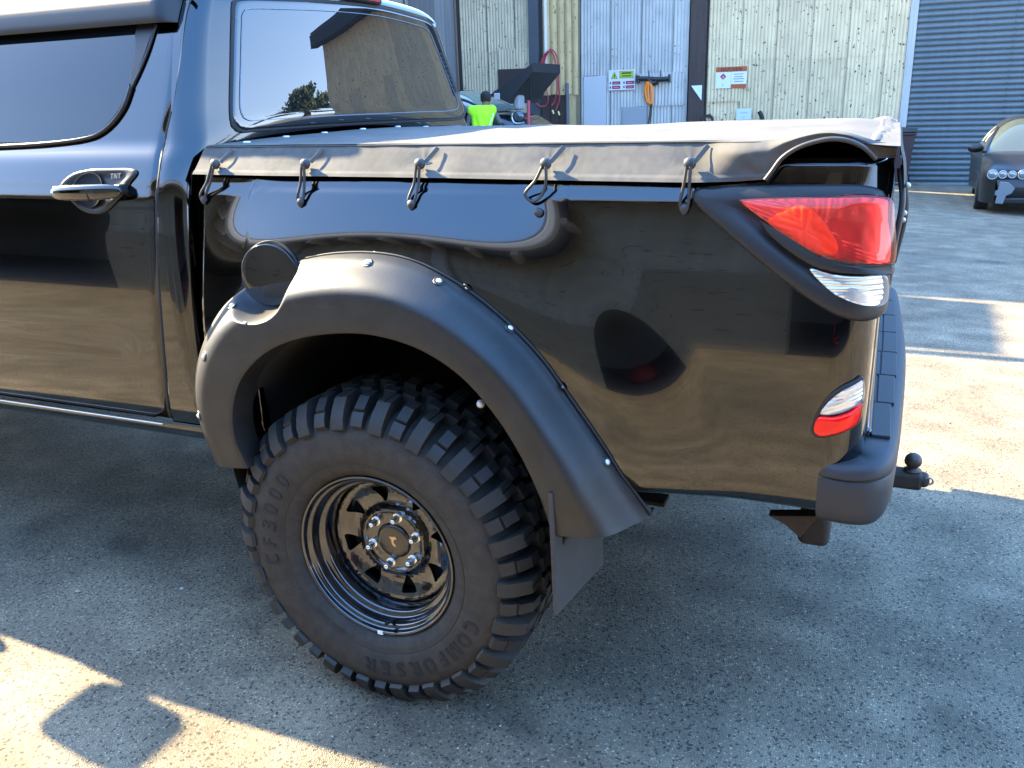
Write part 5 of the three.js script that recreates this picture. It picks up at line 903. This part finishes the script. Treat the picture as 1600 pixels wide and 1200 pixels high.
{
  const t = thing('person', 'worker in a bright yellow vest bending toward the open bonnet', 'person');
  // seen from behind, facing the vehicle, upper body leaning a little to the right
  const hip = V(0, 0.95, 0), chest = V(0.02, 1.30, -0.05), neck = V(0.05, 1.50, -0.10), headC = V(0.09, 1.62, -0.14);
  const torso = (p) => { const q = p.clone(); let d = 1e9; const s = (a, b, ra, rb, kx) => { const u = V(q.x / kx, q.y, q.z), A = V(a.x / kx, a.y, a.z), B = V(b.x / kx, b.y, b.z); return cap(u, A, B, ra, rb); }; d = s(hip, chest, 0.125, 0.135, 1.35); d = smin(d, cap(p, V(-0.17, 1.42, -0.07), V(0.20, 1.42, -0.07), 0.075, 0.075), 0.08); return d; };
  const head = (p) => { let d = cap(p, headC.clone().add(V(0, -0.02, -0.02)), headC.clone().add(V(0.0, 0.045, 0.01)), 0.085, 0.095); d = smin(d, cap(p, headC.clone().add(V(0.02, -0.06, -0.07)), headC.clone().add(V(0.02, -0.09, -0.07)), 0.05, 0.04), 0.03); d = smin(d, cap(p, headC.clone().add(V(0.02, -0.03, -0.105)), headC.clone().add(V(0.02, -0.045, -0.12)), 0.014, 0.014), 0.015); for (const s of [-1, 1]) d = smin(d, cap(p, headC.clone().add(V(s * 0.088, -0.02, -0.01)), headC.clone().add(V(s * 0.092, 0.02, -0.005)), 0.016, 0.018), 0.01); return smin(d, cap(p, neck.clone().add(V(0, -0.06, 0.02)), headC.clone().add(V(0, -0.06, 0)), 0.058, 0.055), 0.04); };
  const arms = [[V(0.22, 1.42, -0.07), V(0.34, 1.20, -0.16), V(0.33, 1.12, -0.42)], [V(-0.19, 1.42, -0.07), V(-0.27, 1.14, -0.08), V(-0.20, 1.00, -0.30)]];
  const body = (p) => {
    let d = torso(p); d = smin(d, head(p), 0.04);
    for (const [a, b, c] of arms) { d = smin(d, Math.min(cap(p, a, b, 0.058, 0.046), cap(p, b, c, 0.044, 0.032)), 0.03); const f = c.clone().sub(b).normalize(); d = smin(d, cap(p, c, c.clone().addScaledVector(f, 0.07), 0.034, 0.03), 0.02); for (let k = 0; k < 4; k++) { const o = c.clone().addScaledVector(f, 0.08).add(V(0, -0.027 + k * 0.018, 0)); d = smin(d, cap(p, o, o.clone().addScaledVector(f, 0.06 - 0.006 * Math.abs(k - 1.5)).add(V(0, -0.012, 0)), 0.010, 0.008), 0.008); } d = smin(d, cap(p, c.clone().addScaledVector(f, 0.03), c.clone().addScaledVector(f, 0.075).add(V(-0.03, 0.035, 0)), 0.012, 0.009), 0.01); }
    for (const s of [-1, 1]) { d = smin(d, cap(p, V(s * 0.09, 0.93, 0), V(s * 0.11, 0.50, -0.02), 0.098, 0.066), 0.05); d = smin(d, cap(p, V(s * 0.11, 0.50, -0.02), V(s * 0.12, 0.09, 0.02), 0.062, 0.045), 0.03); d = smin(d, cap(p, V(s * 0.12, 0.05, 0.03), V(s * 0.13, 0.04, -0.15), 0.048, 0.042), 0.03); }
    return d;
  };
  const g = field(body, V(-0.50, -0.02, -0.62), V(0.55, 1.78, 0.32), 110), col = [], P = g.attributes.position;
  for (let i = 0; i < P.count; i++) { const y = P.getY(i), z = P.getZ(i), skin = (y > 1.50) || (z < -0.40 && y > 0.9) ; const c = skin ? [0.20, 0.11, 0.075] : y > 0.95 ? [0.10, 0.11, 0.12] : y > 0.10 ? [0.02, 0.025, 0.04] : [0.03, 0.02, 0.015]; col.push(...c); }
  g.setAttribute('color', new THREE.Float32BufferAttribute(col, 3));
  mesh('body', g, std(C(1, 1, 1), { vertexColors: true, roughness: 0.8 }), t);
  const vest = (p) => Math.max(Math.min(torso(p) - 0.022 - 0.010 * Math.sin(p.x * 46 + p.y * 7) * sstep(1.45, 1.1, p.y), cap(p, V(-0.16, 1.425, -0.07), V(0.20, 1.425, -0.07), 0.094, 0.094)), 0.90 - p.y, p.y - 1.515, Math.abs(p.x - 0.02) - 0.275);
  mesh('vest', field(vest, V(-0.34, 0.86, -0.34), V(0.38, 1.56, 0.24), 72), std(C(0.36, 0.82, 0.015), { roughness: 0.85 }), t);
  mesh('hair', field((p) => Math.max(cap(p, headC.clone().add(V(0, 0.015, 0.004)), headC.clone().add(V(0.0, 0.055, 0.012)), 0.098, 0.102), -(p.z + 0.205 - 0.4 * (p.y - 1.62)), 1.60 - p.y + 0.25 * p.z), V(-0.08, 1.48, -0.32), V(0.26, 1.82, 0.02), 44), std(C(0.012, 0.010, 0.009), { roughness: 0.85 }), t);
  const strip = grid(10, 3, (u, v) => { const a = lerp(0.15, 0.95, u), y = lerp(1.05, 1.36, u) + (v - 0.5) * 0.055; return V(lerp(0.13, 0.245, u) , y - (v - 0.5) * 0.0, lerp(0.165, 0.075, u) + 0.0); });
  mesh('reflective_strip', strip, std(C(0.45, 0.46, 0.45), { roughness: 0.35, metalness: 0.2 }), t);
  const p = onZ(751, 160, -14.2); t.position.set(p.x, groundY(p.x, -14.2), -14.2); t.rotation.y = 0.35;
}
// ------------------------------------------------------------------ loose bits on the asphalt
{
  const g = new THREE.IcosahedronGeometry(1, 0), n = 1500, im = new THREE.InstancedMesh(g, std(C(1, 1, 1), { roughness: 0.9 }), n), d = new THREE.Object3D(), c = new THREE.Color();
  for (let k = 0; k < n; k++) { const x = rr(-1.6, 2.6), z = rr(-4.5, 0.9), s = 0.0012 + 0.0032 * Math.pow(rnd(), 3); d.position.set(x, groundY(x, z) + s * 0.3, z); d.rotation.set(rr(0, 6), rr(0, 6), rr(0, 6)); d.scale.set(s * rr(0.8, 1.6), s * rr(0.5, 0.9), s); d.updateMatrix(); im.setMatrixAt(k, d.matrix); const q = rnd() > 0.6 ? rr(0.28, 0.5) : rr(0.03, 0.12); im.setColorAt(k, c.setRGB(q, q * 0.96, q * 0.9)); }
  im.name = 'loose_grit'; im.userData = { kind: 'stuff', label: 'loose grit and small stone chips scattered on the asphalt', category: 'grit' }; im.castShadow = im.receiveShadow = true; scene.add(im);
}
{
  const hit = (px, py) => onPlane(px, py, 'y', 0);
  const p = hit(122, 925); single('dry_leaf', grid(10, 6, (u, v) => V(p.x + (u - 0.5) * 0.026, 0.004 + 0.004 * Math.sin(u * 3.1) * Math.sin(v * 3.1), p.z + (v - 0.5) * 0.016 * Math.sin(u * Math.PI))), std(C(0.42, 0.33, 0.16)), 'small dry tan leaf lying on the shaded asphalt', 'leaf');
  const q = hit(284, 921); single('pebble', new THREE.IcosahedronGeometry(0.006, 1).scale(1.2, 0.7, 1).translate(q.x, 0.004, q.z), std(C(0.5, 0.5, 0.52)), 'pale pebble lying on the shaded asphalt in front of the wheel', 'pebble');
}

renderer.render(scene, camera);
